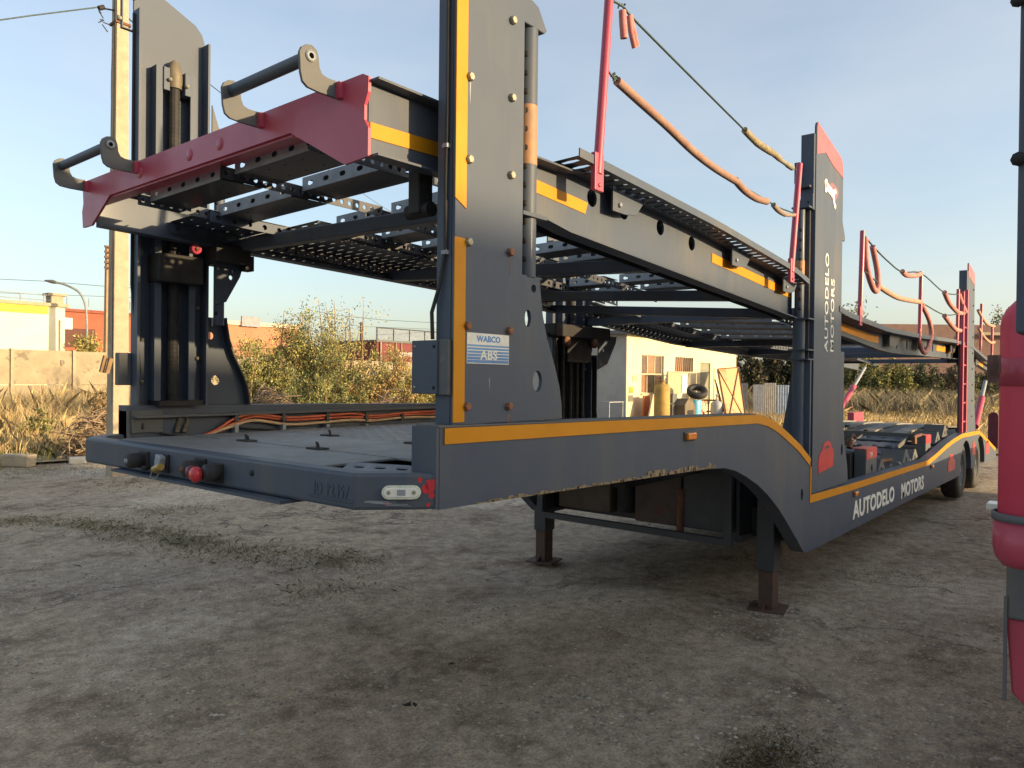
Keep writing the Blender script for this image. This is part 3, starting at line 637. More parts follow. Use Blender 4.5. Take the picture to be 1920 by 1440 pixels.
for px in (5.70, 6.18):
    MB().lathe([(0,-.03),(.045,-.03),(.05,-.02),(.05,.0)], (px+.1,YF-.19,2.06), 'Y', 16).build('sheave', M['rust'], t2b)
MB().prism([(5.15,2.13),(5.62,2.13),(5.40,1.78),(5.30,1.74)], 'Y', YF-.14, YF-.128, holes=[circ(5.40,2.02,.03,12)]).build('lug_plate', M['slate'], t2b)
MB().prism([(6.45,2.15),(6.80,2.15),(6.78,2.08),(6.62,1.86),(6.45,1.80)], 'Y', YF-.14, YF-.128, holes=[circ(6.55,2.0,.02,10)]).build('lug_plate', M['slate'], t2b)

# tower 3 at the wheels, near and far
for s_ in (1, -1):
    t3, _, _ = tower(12.72, 13.34, .96, 3.46, 3.30, s_, 3)
    gusset(13.34, 13.62, .96, 2.0, s_, 1, t3)
    if s_ > 0:
        MB().prism([(12.73,3.28),(12.73,3.44),(12.78,3.46),(13.2,3.40),(13.34,3.30),(13.34,3.20)], 'Y', YN-.003, YN+.001).build('red_cap', MATS['faded_red_print'], t3)
        MB().box((12.60,YN+.0,.97),(12.715,YN+.10,3.35)).build('column_face', M['slate'], t3)
        for z in np.arange(1.2, 3.2, .24): MB().lathe([(0,-.01),(.014,-.01),(.014,0)], (13.2,YN,float(z)), 'Y', 6).build('bolt', M['inner'], t3)
# ------------------------------------------------------------------ upper deck
zbN = lerp_tab([(1.6,2.435),(2.3,2.445),(2.5,2.36),(5.75,2.165),(6.4,2.12),(7.1,2.09),(8.0,2.03),(8.7,2.01),(10.3,2.03),(13.1,2.06),(14.4,2.03),(16.1,1.90)])
ztN = lerp_tab([(1.6,2.695),(2.6,2.70),(4.0,2.63),(5.3,2.53),(6.5,2.32),(8.0,2.26),(9.5,2.27),(11.7,2.31),(13.1,2.30),(14.8,2.14),(16.1,2.05)])
zbF = lerp_tab([(1.6,2.47),(4.1,2.385),(5.9,2.31),(6.6,2.24),(8.0,2.13),(10,2.06),(12,2.03),(14,2.02),(16.1,1.93)])
ztF = lerp_tab([(1.6,2.68),(4.1,2.60),(5.9,2.52),(6.6,2.44),(8,2.33),(10,2.28),(13,2.27),(16.1,2.12)])
def lerpY(fn, ff): return lambda x, y: fn(x) + (ff(x)-fn(x))*(y-1.97)/(4.16-1.97)
zb, zt = lerpY(zbN, zbF), lerpY(ztN, ztF)
def beam(xs, y, thick, fb_, ft_, name, m, holes=(), flange=.06, fdir=1, par=car, fm=None):
    low = [(x, fb_(x)) for x in xs]; hi = [(x, ft_(x)) for x in xs]
    w_ = MB().prism(low + hi[::-1], 'Y', y, y+thick, holes=holes).build(name, m, par)
    if flange:
        ya, yb = (y+thick, y+thick+flange) if fdir > 0 else (y-flange, y)
        for f_, dz in ((fb_, .0), (ft_, -.008)):
            mb = MB(); n = len(xs); vs = []; fc = []
            for x in xs:
                z = f_(x) + dz; vs += [(x,ya,z),(x,yb,z),(x,ya,z+.008),(x,yb,z+.008)]
            for i in range(n-1):
                a = i*4; b = a+4; fc += [(a,b,b+1,a+1),(a+2,a+3,b+3,b+2),(a,a+2,b+2,b),(a+1,b+1,b+3,a+3)]
            fc += [(0,1,3,2), (4*n-4,4*n-2,4*n-1,4*n-3)]
            mb.add(vs, fc); mb.build('flange', fm or m, w_)
    return w_
X = lambda a, b, s: [float(v) for v in np.linspace(a, b, max(2, int(round((b-a)/s))+1))]
# front section, near and far
wn = beam(X(1.627,2.44,.2), 1.97, .01, zbN, lambda x: ztN(x), 'deck_beam', M['slate'], flange=.05, fdir=-1)
wf = beam(X(1.64,5.7,.3), 4.17, .01, zbF, ztF, 'deck_beam', M['slate'], flange=.07, fdir=-1)
MB().prism([(1.632,2.555),(2.43,2.585),(2.43,2.530),(1.632,2.503)], 'Y', 1.9665, 1.971).build('stripe', M['yellow'], wn)
# main near beam with lightening holes
hs = [(2.96,2.555),(3.25,2.545),(3.63,2.525),(4.01,2.495)]
topM = lerp_tab([(2.44,2.62),(2.80,2.62),(2.9,2.66),(4.2,2.60),(4.5,2.53),(5.70,2.46)])
wm = beam(X(2.44,5.70,.25), 1.955, .012, lambda x: zbN(x)-.005, topM, 'deck_beam', M['slate'], holes=[circ(x,z,.042,16) for x, z in hs], flange=.07, fdir=-1)
MB().prism([(2.44,2.555),(2.92,2.525),(2.90,2.47),(2.44,2.50)], 'Y', 1.9515, 1.956).build('stripe', M['yellow'], wm)
MB().prism([(4.28,2.475),(5.68,2.385),(5.68,2.325),(4.28,2.42)], 'Y', 1.9515, 1.956).build('stripe', M['yellow'], wm)
beam(X(2.44,5.70,.25), 2.03, .008, lambda x: zbN(x), lambda x: topM(x)+.0, 'dark_hole_backing', M['inner'], flange=0, par=wm)  # dark plate added behind the lightening holes so they look shaded
# front red cross beam with cheek plates
xf = 1.625
poly = [(1.955,2.435),(2.08,2.428),(2.40,2.60),(3.95,2.60),(4.17,2.475),(4.28,2.475),(4.29,2.56),(4.275,2.60),(4.285,2.70),(4.24,2.715),(1.985,2.715),(1.955,2.70),(1.957,2.65),(1.975,2.61),(1.975,2.56),(1.955,2.53)]
rb = MB().prism(poly, 'X', xf-.012, xf).build('front_cross_beam', M['red'], car)
MB().box((xf,2.40,2.59),(xf+.06,4.2,2.60)).box((xf,2.04,2.70),(xf+.06,4.2,2.71)).build('beam_flange', M['red'], rb)
for y in (2.9, 3.15, 3.62): MB().lathe([(0,-.004),(.026,-.003),(.028,.0)], (xf-.012,y,2.655), 'X', 14).build('blind_boss', M['red'], rb)
# roller arms
arm = [P(480+x/3.43, 80+y/3.43, Y=2.10) for x, y in ((318,60),(332,28),(362,14),(398,20),(428,52),(440,95),(446,160),(462,205),(495,230),(575,262),(578,372),(440,322),(372,290),(338,250),(325,190))]
ax_ = [(p.x, p.z) for p in arm]; eye = P(480+388/3.43, 80+92/3.43, Y=2.10)
x_sh = xf - .012 - max(p[0] for p in ax_)
ax_ = [(p[0]+x_sh+.004, p[1]) for p in ax_]; ex, ez = eye.x + x_sh + .004, eye.z
for (ya, yb) in ((2.115, 2.60), (3.66, 4.23)):
    for k, y in enumerate((ya, yb)):
        a_ = MB().prism(ax_, 'Y', y-.006, y+.006, holes=[circ(ex, ez, .010, 12)]).build('roller_arm', M['slate2'], rb, bevel=.002)
        MB().lathe([(.010,-.012),(.020,-.012),(.020,.012),(.010,.012)], (ex,y,ez), 'Y', 16).build('eye_bush', M['galv'] if k == 0 else M['slate'], rb)
        MB().box((xf-.03,y-.03,2.655),(xf-.010,y-.006,2.71)).build('arm_clip', M['red'], rb)
    MB().tube([(ex,ya+.012,ez),(ex,yb-.012,ez)], .022, 16).build('roller', M['slate'], rb)

def runway(x0, x1, ya, yb, name='runway', px_=.075, rows=5, lipa=True, lipb=True, dz=0, m=None, lh=.055, sl=.62, lu=.024):
    n = int((x1-x0)/px_); us = np.linspace(x0, x1, n+1); vs = np.linspace(ya, yb, rows+1)
    z_ = lambda a, b, w_: (a, b, zt(a, b) - .06 + dz + w_)
    rw = MB().perf(us, vs, z_, lu, (yb-ya)/rows*sl, .004).build(name, m or M['slate'], car)
    for y, on in ((ya, lipa), (yb, lipb)):
        if not on: continue
        MB().perf(us, [0, lh], lambda a, b, w_: (a, y + w_, zt(a, y) - .06 + dz + b - (.0 if lipa == 'up' else lh)), .030, .030, .004).build('holed_lip', m or M['slate'], rw)
    return rw
# near side outboard runway, its solid edge, the inner ones
r1 = runway(2.62, 5.60, 1.80, 2.36, px_=.080, rows=4, lipa=False, lu=.036, sl=.66)
mb = MB(); xs = X(2.62, 5.60, .25); vs = []; fc = []
for x in xs:
    z = zt(x,1.8)-.062; vs += [(x,1.794,z),(x,1.80,z),(x,1.794,z+.038),(x,1.80,z+.038)]
for i in range(len(xs)-1): a = i*4; b = a+4; fc += [(a,b,b+1,a+1),(a+2,a+3,b+3,b+2),(a,a+2,b+2,b),(a+1,b+1,b+3,a+3)]
mb.add(vs, fc + [(0,1,3,2)]).build('runway_edge', M['slate'], r1)
for x in (3.05, 4.45, 5.35):
    z = zt(x,1.8)-.06
    MB().prism([(x,z),(x+.34,z),(x+.30,z-.02),(x+.22,z-.10),(x+.12,z-.115),(x+.0,z-.115)], 'Y', 1.895, 1.905).build('side_bracket', M['slate'], r1)
    MB().lathe([(0,-.01),(.012,-.01),(.012,0)], (x+.06,1.895,z-.08), 'Y', 8).build('bolt', M['galv'], r1)
runway(2.50, 5.65, 3.45, 4.15, px_=.075, rows=6, dz=-.05, sl=.55, lu=.022, m=M['dark'])
runway(2.02, 2.48, 3.72, 4.16, px_=.09, rows=4, dz=-.05, sl=.25, lu=.016)  # near-solid piece added to keep sun off the far deck beam
def holed_bar(x0, x1, y, dz=-.06, p_=.046, h_=.052, m=None):
    us = np.linspace(x0, x1, int((x1-x0)/p_)+1)
    MB().perf(us, [0, h_], lambda a, b, w_: (a, y + w_, zt(a, y) - .065 + dz + b), .024, .024, .005).build('holed_bar', m or M['slate'], car)
for y in (2.35, 2.97, 3.74): holed_bar(1.66, 2.55, y, dz=-.085, m=M['dark'] if y < 3.5 else M['slate'])  # nearer bars get darker paint for their shade, the sunlit far one slate
for y in (2.42, 3.04, 3.55): holed_bar(2.62, 5.6, y, dz=-.09, p_=.055, m=M['dark'])  # darker paint again stands in for the shade under the deck
# cross trays (wheel troughs) between the bars
def tray(x, ya, yb, w_=.20, dz=-.125, rows=6, m=None):
    zz = lambda u_, y_: zt(x, y_) + dz
    mb = MB(); f = lambda a, b, t_: (x + a*w_, b, zt(x, b) + dz + t_)
    mb.perf([0, .5, 1], np.linspace(ya, yb, rows), f, .035, .022, .004)
    tr = mb.build('cross_tray', m or M['dark'], car)
    k_ = .058; vs = [(x+.004,ya+.003,zt(x,ya)+dz+k_),(x+w_,ya+.003,zt(x,ya)+dz+k_-.01),(x+w_,yb-.003,zt(x,yb)+dz+k_-.01),(x+.004,yb-.003,zt(x,yb)+dz+k_)]
    MB().add(vs + [(p[0],p[1],p[2]+.003) for p in vs], [(0,3,2,1),(4,5,6,7),(0,1,5,4),(1,2,6,5),(2,3,7,6),(3,0,4,7)]).build('tray_sky_cover', M['slate'], tr)  # solid cover added to block the sky so the side holes stay dark
    us2 = np.linspace(ya, yb, rows)
    MB().perf([0, .062], us2, lambda a, b, t_: (x - t_, b, zt(x,b) + dz + a), .024 if w_ < .3 else .012, .042 if w_ < .3 else .03, .003).build('tray_side', M['galv'], tr)
    MB().perf([0, .05], us2, lambda a, b, t_: (x + w_ + a*.6 + t_, b, zt(x,b) + dz + a*.7), .022 if w_ < .3 else .01, .05 if w_ < .3 else .03, .003).build('tray_side', M['galv'], tr)
    return tr
for x in (1.72, 2.06): tray(x, 2.37, 2.96)
for x in (1.72, 2.08): tray(x, 3.08, 3.74)
for x in (2.62, 2.95, 3.28, 3.80, 4.12, 4.42, 4.90, 5.22): tray(x, 2.43, 2.98, rows=6); tray(x, 3.11, 3.44, rows=4)
# crossbars
for x, w_ in ((2.40,.07),(3.62,.09),(4.72,.09),(5.62,.12)):
    mb = MB(); yA, yB = 1.99, 4.16; za, zc = zb(x,yA), zb(x,yB)
    mb.add([(x,yA,za),(x+w_,yA,za),(x+w_,yB,zc),(x,yB,zc),(x,yA,za+.07),(x+w_,yA,za+.07),(x+w_,yB,zc+.07),(x,yB,zc+.07)], [(0,3,2,1),(4,5,6,7),(0,1,5,4),(1,2,6,5),(2,3,7,6),(3,0,4,7)])
    mb.build('crossbar', M['slate'], car, bevel=.006)
# hanging hydraulic knuckle behind the near tower edge
MB().box((1.88,1.99,2.30),(1.95,2.05,2.46)).tube([(1.915,1.96,2.315),(1.915,2.08,2.315)], .028, 14).build('deck_knuckle', M['inner'], car, bevel=.006)
MB().box((2.24,4.05,2.36),(2.46,4.16,2.46)).box((2.44,4.08,2.33),(2.50,4.15,2.42)).build('deck_knuckle', M['inner'], car, bevel=.004)

# rear half of the upper deck
Xr = X(6.30, 16.1, .45)
w2 = beam(Xr, 1.965, .012, zbN, lambda x: ztN(x)-.03, 'deck_beam', M['slate'], holes=[circ(x, (zbN(x)+ztN(x))/2-.01, .035, 12, .055) for x in (9.1,9.6,10.1,10.6,11.1)], flange=.06, fdir=-1)
for xa, xb in ((6.45,8.3),(11.35,12.6),(13.4,15.6)):
    xs = X(xa, xb, .3); mid = lambda x: (zbN(x)+ztN(x))/2
    MB().prism([(x, mid(x)+.03) for x in xs] + [(x, mid(x)-.04) for x in xs[::-1]], 'Y', 1.9615, 1.966).build('stripe', M['yellow'], w2)
wf2 = beam(Xr, 4.17, .012, zbF, ztF, 'deck_beam', M['slate'], flange=.07, fdir=-1)
r3 = runway(6.36, 14.9, 1.80, 2.36, px_=.10, rows=3, lipa=False, lh=.05)
mb = MB(); vs = []; fc = []; xs = X(6.36, 14.9, .3)
for x in xs:
    z = zt(x,1.8)-.062; vs += [(x,1.794,z),(x,1.80,z),(x,1.794,z+.045),(x,1.80,z+.045)]
for i in range(len(xs)-1): a = i*4; b = a+4; fc += [(a,b,b+1,a+1),(a+2,a+3,b+3,b+2),(a,a+2,b+2,b),(a+1,b+1,b+3,a+3)]
mb.add(vs, fc).build('runway_edge', M['slate'], r3)
for x in (8.5, 9.9, 12.0, 14.3):
    z = zt(x,1.8)-.06
    MB().prism([(x,z),(x+.5,z),(x+.42,z-.03),(x+.3,z-.11),(x+.16,z-.12),(x,z-.12)], 'Y', 1.90, 1.91).build('side_bracket', M['dark'], r3)
runway(6.1, 14.9, 3.55, 4.15, px_=.10, rows=4, dz=-.05, lh=.05)
for x in (6.25, 8.4, 10.4, 12.4, 14.6):
    MB().box((x,1.98,zb(x,3)+.04),(x+.12,4.16,zb(x,3)+.11)).build('crossbar', M['slate'], car)
for x in (6.5, 7.0, 7.5, 8.0, 8.7, 9.25, 10.6, 11.15, 11.7, 12.7, 13.3): tray(x, 2.40, 3.53, w_=.40, rows=8, dz=-.13)
MB().tube([(7.6,2.6,1.95),(9.4,2.6,1.97)], .022, 10).build('hydraulic_ram', M['galv'], car)

# guard posts, cables and foam sleeves
def post(xa, za, xb, zb_, y=1.80, r=.021):
    p_ = MB().tube([(xa,y,za),(xb,y,zb_)], r, 12).build('guard_post', M['red'], car)
    MB().box((xa-.035,y-.012,za-.075),(xa+.035,y+.012,za+.09)).lathe([(0,-.018),(.010,-.018),(.010,-.012)], (xa,y,za-.05), 'Y', 8).build('post_bracket', M['red'], p_, bevel=.003)
    return p_
g1 = post(2.765, 2.60, 2.86, 3.55)
g2 = post(5.225, 2.46, 5.37, 3.24)
g3 = post(6.97, 2.27, 7.02, 3.03)
g4 = post(9.42, 2.22, 9.46, 2.96)
g5 = post(11.85, 2.30, 11.88, 3.0)
g6 = post(14.0, 2.30, 14.05, 2.98); g7 = post(15.3, 2.15, 15.32, 2.68)
def pl(pts, Y_=1.8): return [P(a, b, Y=Y_) for a, b in pts]
def smooth(q_, k=5):
    o = []
    for i in range(len(q_)-1):
        p0, p1, p2, p3 = q_[max(i-1,0)], q_[i], q_[i+1], q_[min(i+2,len(q_)-1)]
        for t_ in np.linspace(0, 1, k+1)[:-1]: o.append(.5*((2*p1)+(p2-p0)*t_+(2*p0-5*p1+4*p2-p3)*t_**2+(3*p1-p0-3*p2+p3)*t_**3))
    return o + [q_[-1]]
cb_ = MB().tube(smooth(pl([(1150,2),(1172,16),(1200,48),(1395,243),(1440,285),(1492,319)])), .0055, 6).build('guard_cable', M['cable'], car)
MB().tube(smooth(pl([(1396,244),(1420,268),(1450,288),(1462,298)])), [.020]*5+[.022]*5+[.019]*6, 12).build('foam_sleeve', M['foamgrey'], cb_)
MB().tube(smooth(pl([(1458,296),(1474,307),(1487,316)])), [.015]*6+[.019]*4+[.012], 12).build('foam_sleeve', mat('grey_foam', (.20,.21,.17), .85, 0, 0, (.28,.26,.2), 20), cb_)
for c_ in (((1167,20),(1168,45),(1170,72)), ((1181,28),(1188,60),(1194,88)), ((1180,30),(1183,60),(1190,90))):
    MB().tube(pl(c_), .013 if c_[0][0] != 1167 else .017, 10).build('foam_sleeve', M['foampink'], cb_)
cb2 = MB().tube(smooth(pl([(1141,134),(1150,146),(1157,150),(1200,190),(1300,285),(1378,340),(1440,377),(1455,387),(1490,400)])), .005, 6).build('guard_cable', M['cable'], car)
for i in range(9): 
    c_ = P(1152+random.uniform(-5,7), 146+random.uniform(-5,6), Y=1.8); MB().tube([c_, c_+Vector((random.uniform(-.02,.02),.005,random.uniform(-.02,.02)))], .005, 6).build('wire_knot', M['cable'], cb2)
    if i < 5:
        c_ = P(1165+random.uniform(-6,6), 10+random.uniform(-5,6), Y=1.8); MB().tube([c_, c_+Vector((random.uniform(-.02,.02),.005,random.uniform(-.02,.02)))], .005, 6).build('wire_knot', M['cable'], cb_)
MB().tube(smooth(pl([(1157,152),(1200,191),(1250,236),(1300,284),(1340,315),(1380,340)])), .0205, 14).build('foam_sleeve', M['foam'], cb2)
MB().tube(smooth(pl([(1379,338),(1396,357),(1418,372),(1438,378)])), .0215, 14).build('foam_sleeve', M['foam'], cb2)
MB().tube(smooth(pl([(1450,384),(1460,395),(1475,403),(1492,403)])), [.017]*10+[.012]*6, 12).build('foam_sleeve', mat('brown_grey_foam', (.24,.17,.13), .85, 0, 0, (.30,.24,.19), 20), cb2)
c3 = MB().tube(smooth(pl([(1619,440),(1640,465),(1665,490),(1692,510),(1728,513),(1770,548),(1800,552)])), .008, 6).build('guard_cable', M['cable'], car)
MB().tube(smooth(pl([(1692,509),(1700,516),(1716,517),(1727,513)])), .026, 10).build('foam_sleeve', M['foampink'], c3)
for pts in ([(1622,446),(1625,500),(1637,540),(1645,543),(1645,510),(1636,462)],):
    MB().tube(smooth(pl(pts)), .026, 10).build('foam_sleeve', M['foampink'], c3)
c4 = MB().tube(smooth(pl([(1620,508),(1640,525),(1665,545),(1700,563),(1726,567),(1770,590),(1800,588)])), .008, 6).build('guard_cable', M['cable'], car)
MB().tube(smooth(pl([(1646,535),(1668,550),(1690,560),(1728,567)])), .026, 10).build('foam_sleeve', mat('peach_foam', (.50,.29,.20), .85, 0, 0, (.42,.23,.16), 12), c4)
MB().tube(smooth(pl([(1728,570),(1742,600),(1746,630),(1736,660),(1728,655),(1724,640)])), .026, 10).build('foam_sleeve', M['foampink'], c4)
MB().tube(smooth(pl([(1771,548),(1780,568),(1795,585),(1806,588)])), .03, 10).build('foam_sleeve', M['foampink'], c4)
MB().tube(smooth(pl([(1771,592),(1782,607),(1792,618),(1800,620)])), .03, 10).build('foam_sleeve', M['foampink'], c4)
MB().tube(smooth(pl([(1797,550),(1803,568),(1810,585)])), .03, 10).build('foam_sleeve', M['foampink'], c4)
c5 = MB().tube(smooth(pl([(1834,582),(1843,598),(1852,608),(1864,612)])), .024, 8).build('foam_sleeve', MATS['peach_foam'], car)
MB().tube(smooth(pl([(1835,615),(1845,632),(1856,642),(1864,642)])), .024, 8).build('foam_sleeve', MATS['peach_foam'], car)

# ladder by tower 3
ld = MB().box((12.16,YN-.03,1.0),(12.24,YN+.01,3.0)).box((12.50,YN-.03,1.0),(12.56,YN+.01,3.05)).build('ladder', M['red'], car)
for z in np.arange(1.15, 3.0, .27): MB().tube([(12.24,YN-.01,float(z)),(12.50,YN-.01,float(z))], .014, 8).build('rung', M['red'], ld)

# ------------------------------------------------------------------ lower deck
fl = lerp_tab([(11.5,.93),(12.3,.97),(13.4,1.0),(14.4,.96),(15.2,.80),(16.0,.56)])
def curved_plank(xa, xb, ya, yb, zf, t_, name, m_, step=.3):
    xs = X_(xa, xb, step); mb = MB(); vs = []; fc = []
    for x in xs: z = zf(x); vs += [(x,ya,z),(x,yb,z),(x,ya,z+t_),(x,yb,z+t_)]
    for i in range(len(xs)-1): a = i*4; b = a+4; fc += [(a,b,b+1,a+1),(a+2,a+3,b+3,b+2),(a,a+2,b+2,b),(a+1,b+1,b+3,a+3)]
    n = len(xs); fc += [(0,1,3,2),(4*n-4,4*n-2,4*n-1,4*n-3)]
    return mb.add(vs, fc).build(name, m_, car)
X_ = lambda a, b, s: [float(v) for v in np.linspace(a, b, max(2, int(round((b-a)/s))+1))]
for k in range(9):       # ridged platform over the wheels
    ya = 2.16 + k*.225
    curved_plank(11.5, 15.9, ya, ya+.19, lambda x: fl(x) + (.02 if k % 2 else 0), .025, 'deck_plank', M['deckgrey'] if k % 2 else M['slate2'])
curved_plank(11.48, 15.9, 1.93, 2.14, lambda x: fl(x)-.05, .02, 'deck_plank', M['slate2'])
MB().box((11.46,2.14,.90),(11.50,4.18,1.0)).build('platform_edge', M['slate2'], car)
for (x, y) in ((11.9,3.9),(12.2,3.3),(12.4,3.8),(11.7,2.9),(12.9,3.9)):
    MB().box((x,y,fl(x)+.045),(x+.10,y+.05,fl(x)+.07)).build('strap_hook', M['inner'], car)
# far side wheel track of the well and the well floor
for xa in np.arange(6.0, 11.3, .9): MB().box((float(xa),3.62,.72),(float(xa)+.87,4.17,.75)).build('deck_plank', M['deckgrey'], car)
MB().box((6.0,3.56,.45),(11.4,3.60,.80)).build('inner_rail', M['dark'], car)
MB().box((5.9,1.92,.46),(11.4,3.5,.48)).build('floor_plate', M['inner'], car)
MB().box((11.4,1.94,.46),(16.0,4.18,.50)).build('rear_floor', M['inner'], car)
for x in (6.9, 8.3, 9.7, 11.0): MB().box((x,1.92,.50),(x+.12,3.5,.56)).build('floor_member', M['dark'], car)
# slotted ramp plates
rp = MB().perf(np.linspace(8.6,11.42,13), np.linspace(2.32,2.88,4), lambda a,b,t_: (a,b,.50+(a-8.6)*.155+t_), .07, .09, .01).build('ramp', MATS.get('x') or mat('blue_grey_ramp', (.15,.17,.21), .5, 0, 0, (.10,.115,.15), 5), car)
for y in (2.30, 2.88): MB().add([(8.6,y,.47),(11.42,y,.907),(11.42,y+.02,.907),(8.6,y+.02,.47),(8.6,y,.53),(11.42,y,.967),(11.42,y+.02,.967),(8.6,y+.02,.53)], [(0,3,2,1),(4,5,6,7),(0,1,5,4),(1,2,6,5),(2,3,7,6),(3,0,4,7)]).build('ramp_edge', M['slate2'], rp)
for k in range(7): x = 8.8+k*.38; MB().box((x,2.32,.50+(x-8.6)*.155+.012),(x+.03,2.88,.50+(x-8.6)*.155+.03)).build('ramp_rib', M['dark'], rp)
def block(x, w_, y, z0, z1, red=True, d=.11):
    b_ = MB().box((x,y,z0),(x+w_,y+d,z1)).build('support_box', M['slate2'], car, bevel=.005)
    MB().box((x+.012,y-.004,z1-.10),(x+w_+.003,y+.012,z1+.002)).box((x-.002,y+.012,z1+.001),(x+w_+.003,y+d+.02,z1+.006)).build('red_cap', M['pred'], b_)
    if red: text('stencil', '124', .065, M['white'], b_, (x+w_*.3,y-.005,z1-.08), (1,0,0), (0,0,1), bold=.001, ext=.001)
    MB().lathe([(0,-.004),(.035,-.003),(.035,.0)], (x+w_*.55,y-.001,(z0+z1)/2-.04), 'Y', 14).build('bolt_plate', M['inner'], b_)
block(7.80, .40, 1.94, .74, 1.045); block(10.62, .30, 1.94, .72, 1.03, False)
MB().box((7.72,2.06,.62),(8.05,2.20,1.0)).build('winch_box', M['inner'], car, bevel=.02)
MB().tube([(7.82,2.10,1.05),(7.86,2.10,1.12)], .03, 8).tube([(7.86,2.10,1.12),(8.1,2.14,1.17),(8.2,2.14,1.12)], .012, 6).build('strap_ratchet', M['rust'], car)
MB().tube([(10.2,2.0,1.03),(10.65,2.0,1.04)], .02, 8).box((10.2,1.98,.95),(10.3,2.02,1.03)).build('ratchet_arm', M['rust'], car)
MB().tube([(8.3,2.05,.86),(9.3,2.05,.82)], .025, 10).build('chock_bar', M['rust'], car)
MB().tube([(9.3,1.99,.76),(9.9,1.99,.76)], .04, 10).build('roller_tube', M['deckgrey'], car)
for (x, z, s_) in ((8.25,.78,1.0),(8.75,.76,.6),(9.35,.80,1.15),(9.85,.79,1.0),(11.25,.93,1.0),(11.75,.99,1.1)):
    w_ = .42*s_; h_ = .11*s_; ch = MB()
    for ya in (1.95, 2.19): ch.prism([(x,z-.04),(x+w_,z-.04),(x+w_*.55,z+h_),(x+w_*.42,z+h_)], 'Y', ya, ya+.012, holes=[circ(x+w_*.48,z+.01,.030*s_,8)])
    ch.add([(x,1.962,z-.04),(x+w_*.42,1.962,z+h_),(x+w_*.42,2.19,z+h_),(x,2.19,z-.04),(x+w_,1.962,z-.04),(x+w_,2.19,z-.04),(x+w_*.55,1.962,z+h_),(x+w_*.55,2.19,z+h_)], [(0,1,2,3),(6,4,5,7)])
    ch.build('wheel_chock', M['slate2'], car)
MB().box((15.55,4.10,.85),(16.25,4.22,1.10)).build('red_stop', M['red'], car)
# lashings
for px, py in ((1712,716),(1623,840),(1830,801)): pass
# hydraulic struts
for (x0_, z0_, x1_, z1_, y) in ((14.2,.98,16.3,2.0,4.10),(14.55,.98,15.65,1.74,1.93)):
    a_ = Vector((x0_,y,z0_)); b_ = Vector((x1_,y,z1_)); hc = MB().tube([a_, a_.lerp(b_,.62)], .055, 12).build('hydraulic_strut', M['red'], car)
    MB().tube([a_.lerp(b_,.62), b_], .032, 12).build('strut_rod', M['galv'], hc)
MB().prism([(YN-.02+.05*math.cos(a)*1.6+.08, 1.10+.08*math.sin(a)) for a in np.linspace(0,math.pi,8)] + [(YN-.02,.52),(YN+.14,.52)], 'X', 16.15, 16.25).build('tail_flap', mat('maroon_paint',(.14,.02,.04),.5,0,.2), car)
MB().box((16.05,YN+.02,.42),(16.12,YF-.02,.56)).build('rear_beam', M['dark'], car)
MB().tube([(16.1,YN+.05,.48),(16.5,YN+.05,.48)], .02, 8).build('tow_pin', M['inner'], car)

# wheels
def tyre_prof(r, w_):
    return [(r*.56,-w_*.46),(r*.74,-w_*.5),(r*.92,-w_*.47),(r*.985,-w_*.38),(r,-w_*.25),(r,w_*.25),(r*.985,w_*.38),(r*.92,w_*.47),(r*.74,w_*.5),(r*.56,w_*.46)]
def wheel(x, y, sgn, r=.415, w_=.24):
    wh = _link(bpy.data.objects.new('wheel', None), car, (x, y, r))
    MB().lathe(tyre_prof(r, w_), (x,y,r), 'Y', 40).build('tyre', M['rubber'], wh)
    s_ = sgn
    MB().lathe([(r*.56,-w_*.44*s_),(r*.53,-w_*.30*s_),(r*.48,-w_*.10*s_),(r*.40,-w_*.05*s_),(r*.30,-w_*.12*s_),(r*.26,-w_*.32*s_),(r*.12,-w_*.40*s_),(0,-w_*.40*s_)], (x,y,r), 'Y', 32).build('rim', mat('dusty_rim', (.26,.27,.27), .6, .2, 0, (.16,.155,.15), 12), wh)
    for k in range(8):
        a = k*math.pi/4; cx_, cz_ = x + r*.34*math.cos(a), r + r*.34*math.sin(a)
        MB().lathe([(0,-.03),(.013,-.03),(.016,0)], (cx_, y - w_*.10*s_, cz_), 'Y', 6).build('wheel_nut', M['rust'], wh)
for x in WX:
    wheel(x, 1.965, 1); wheel(x, 4.135, -1)
    MB().tube([(x,2.05,.415),(x,4.05,.415)], .06, 10).build('axle', M['inner'], car)
    MB().prism([(x + .55*math.cos(a), .40 + .52*math.sin(a)) for a in np.linspace(0,math.pi,14)] + [(x + .53*math.cos(a), .40 + .50*math.sin(a)) for a in np.linspace(math.pi,0,14)], 'Y', YN+.10, YN+.32).build('mudguard', M['rubber'], car)

# landing legs
for (x, y) in ((5.507, 2.034), (5.559, 4.158)):
    lg = MB().box((x-.075,y-.065,.30),(x+.075,y+.065,1.15)).build('landing_leg', M['dark'], car, bevel=.006)
    MB().box((x-.062,y-.054,.02),(x+.062,y+.054,.31)).build('inner_leg', M['legrust'], lg, bevel=.006)
    MB().box((x-.13,y-.13,0.008),(x+.13,y+.13,.022), rz=.2).prism([(x-.13,.02),(x+.13,.02),(x+.06,.07),(x-.06,.07)], 'Y', y-.006, y+.006).build('foot_plate', M['legrust'], lg)
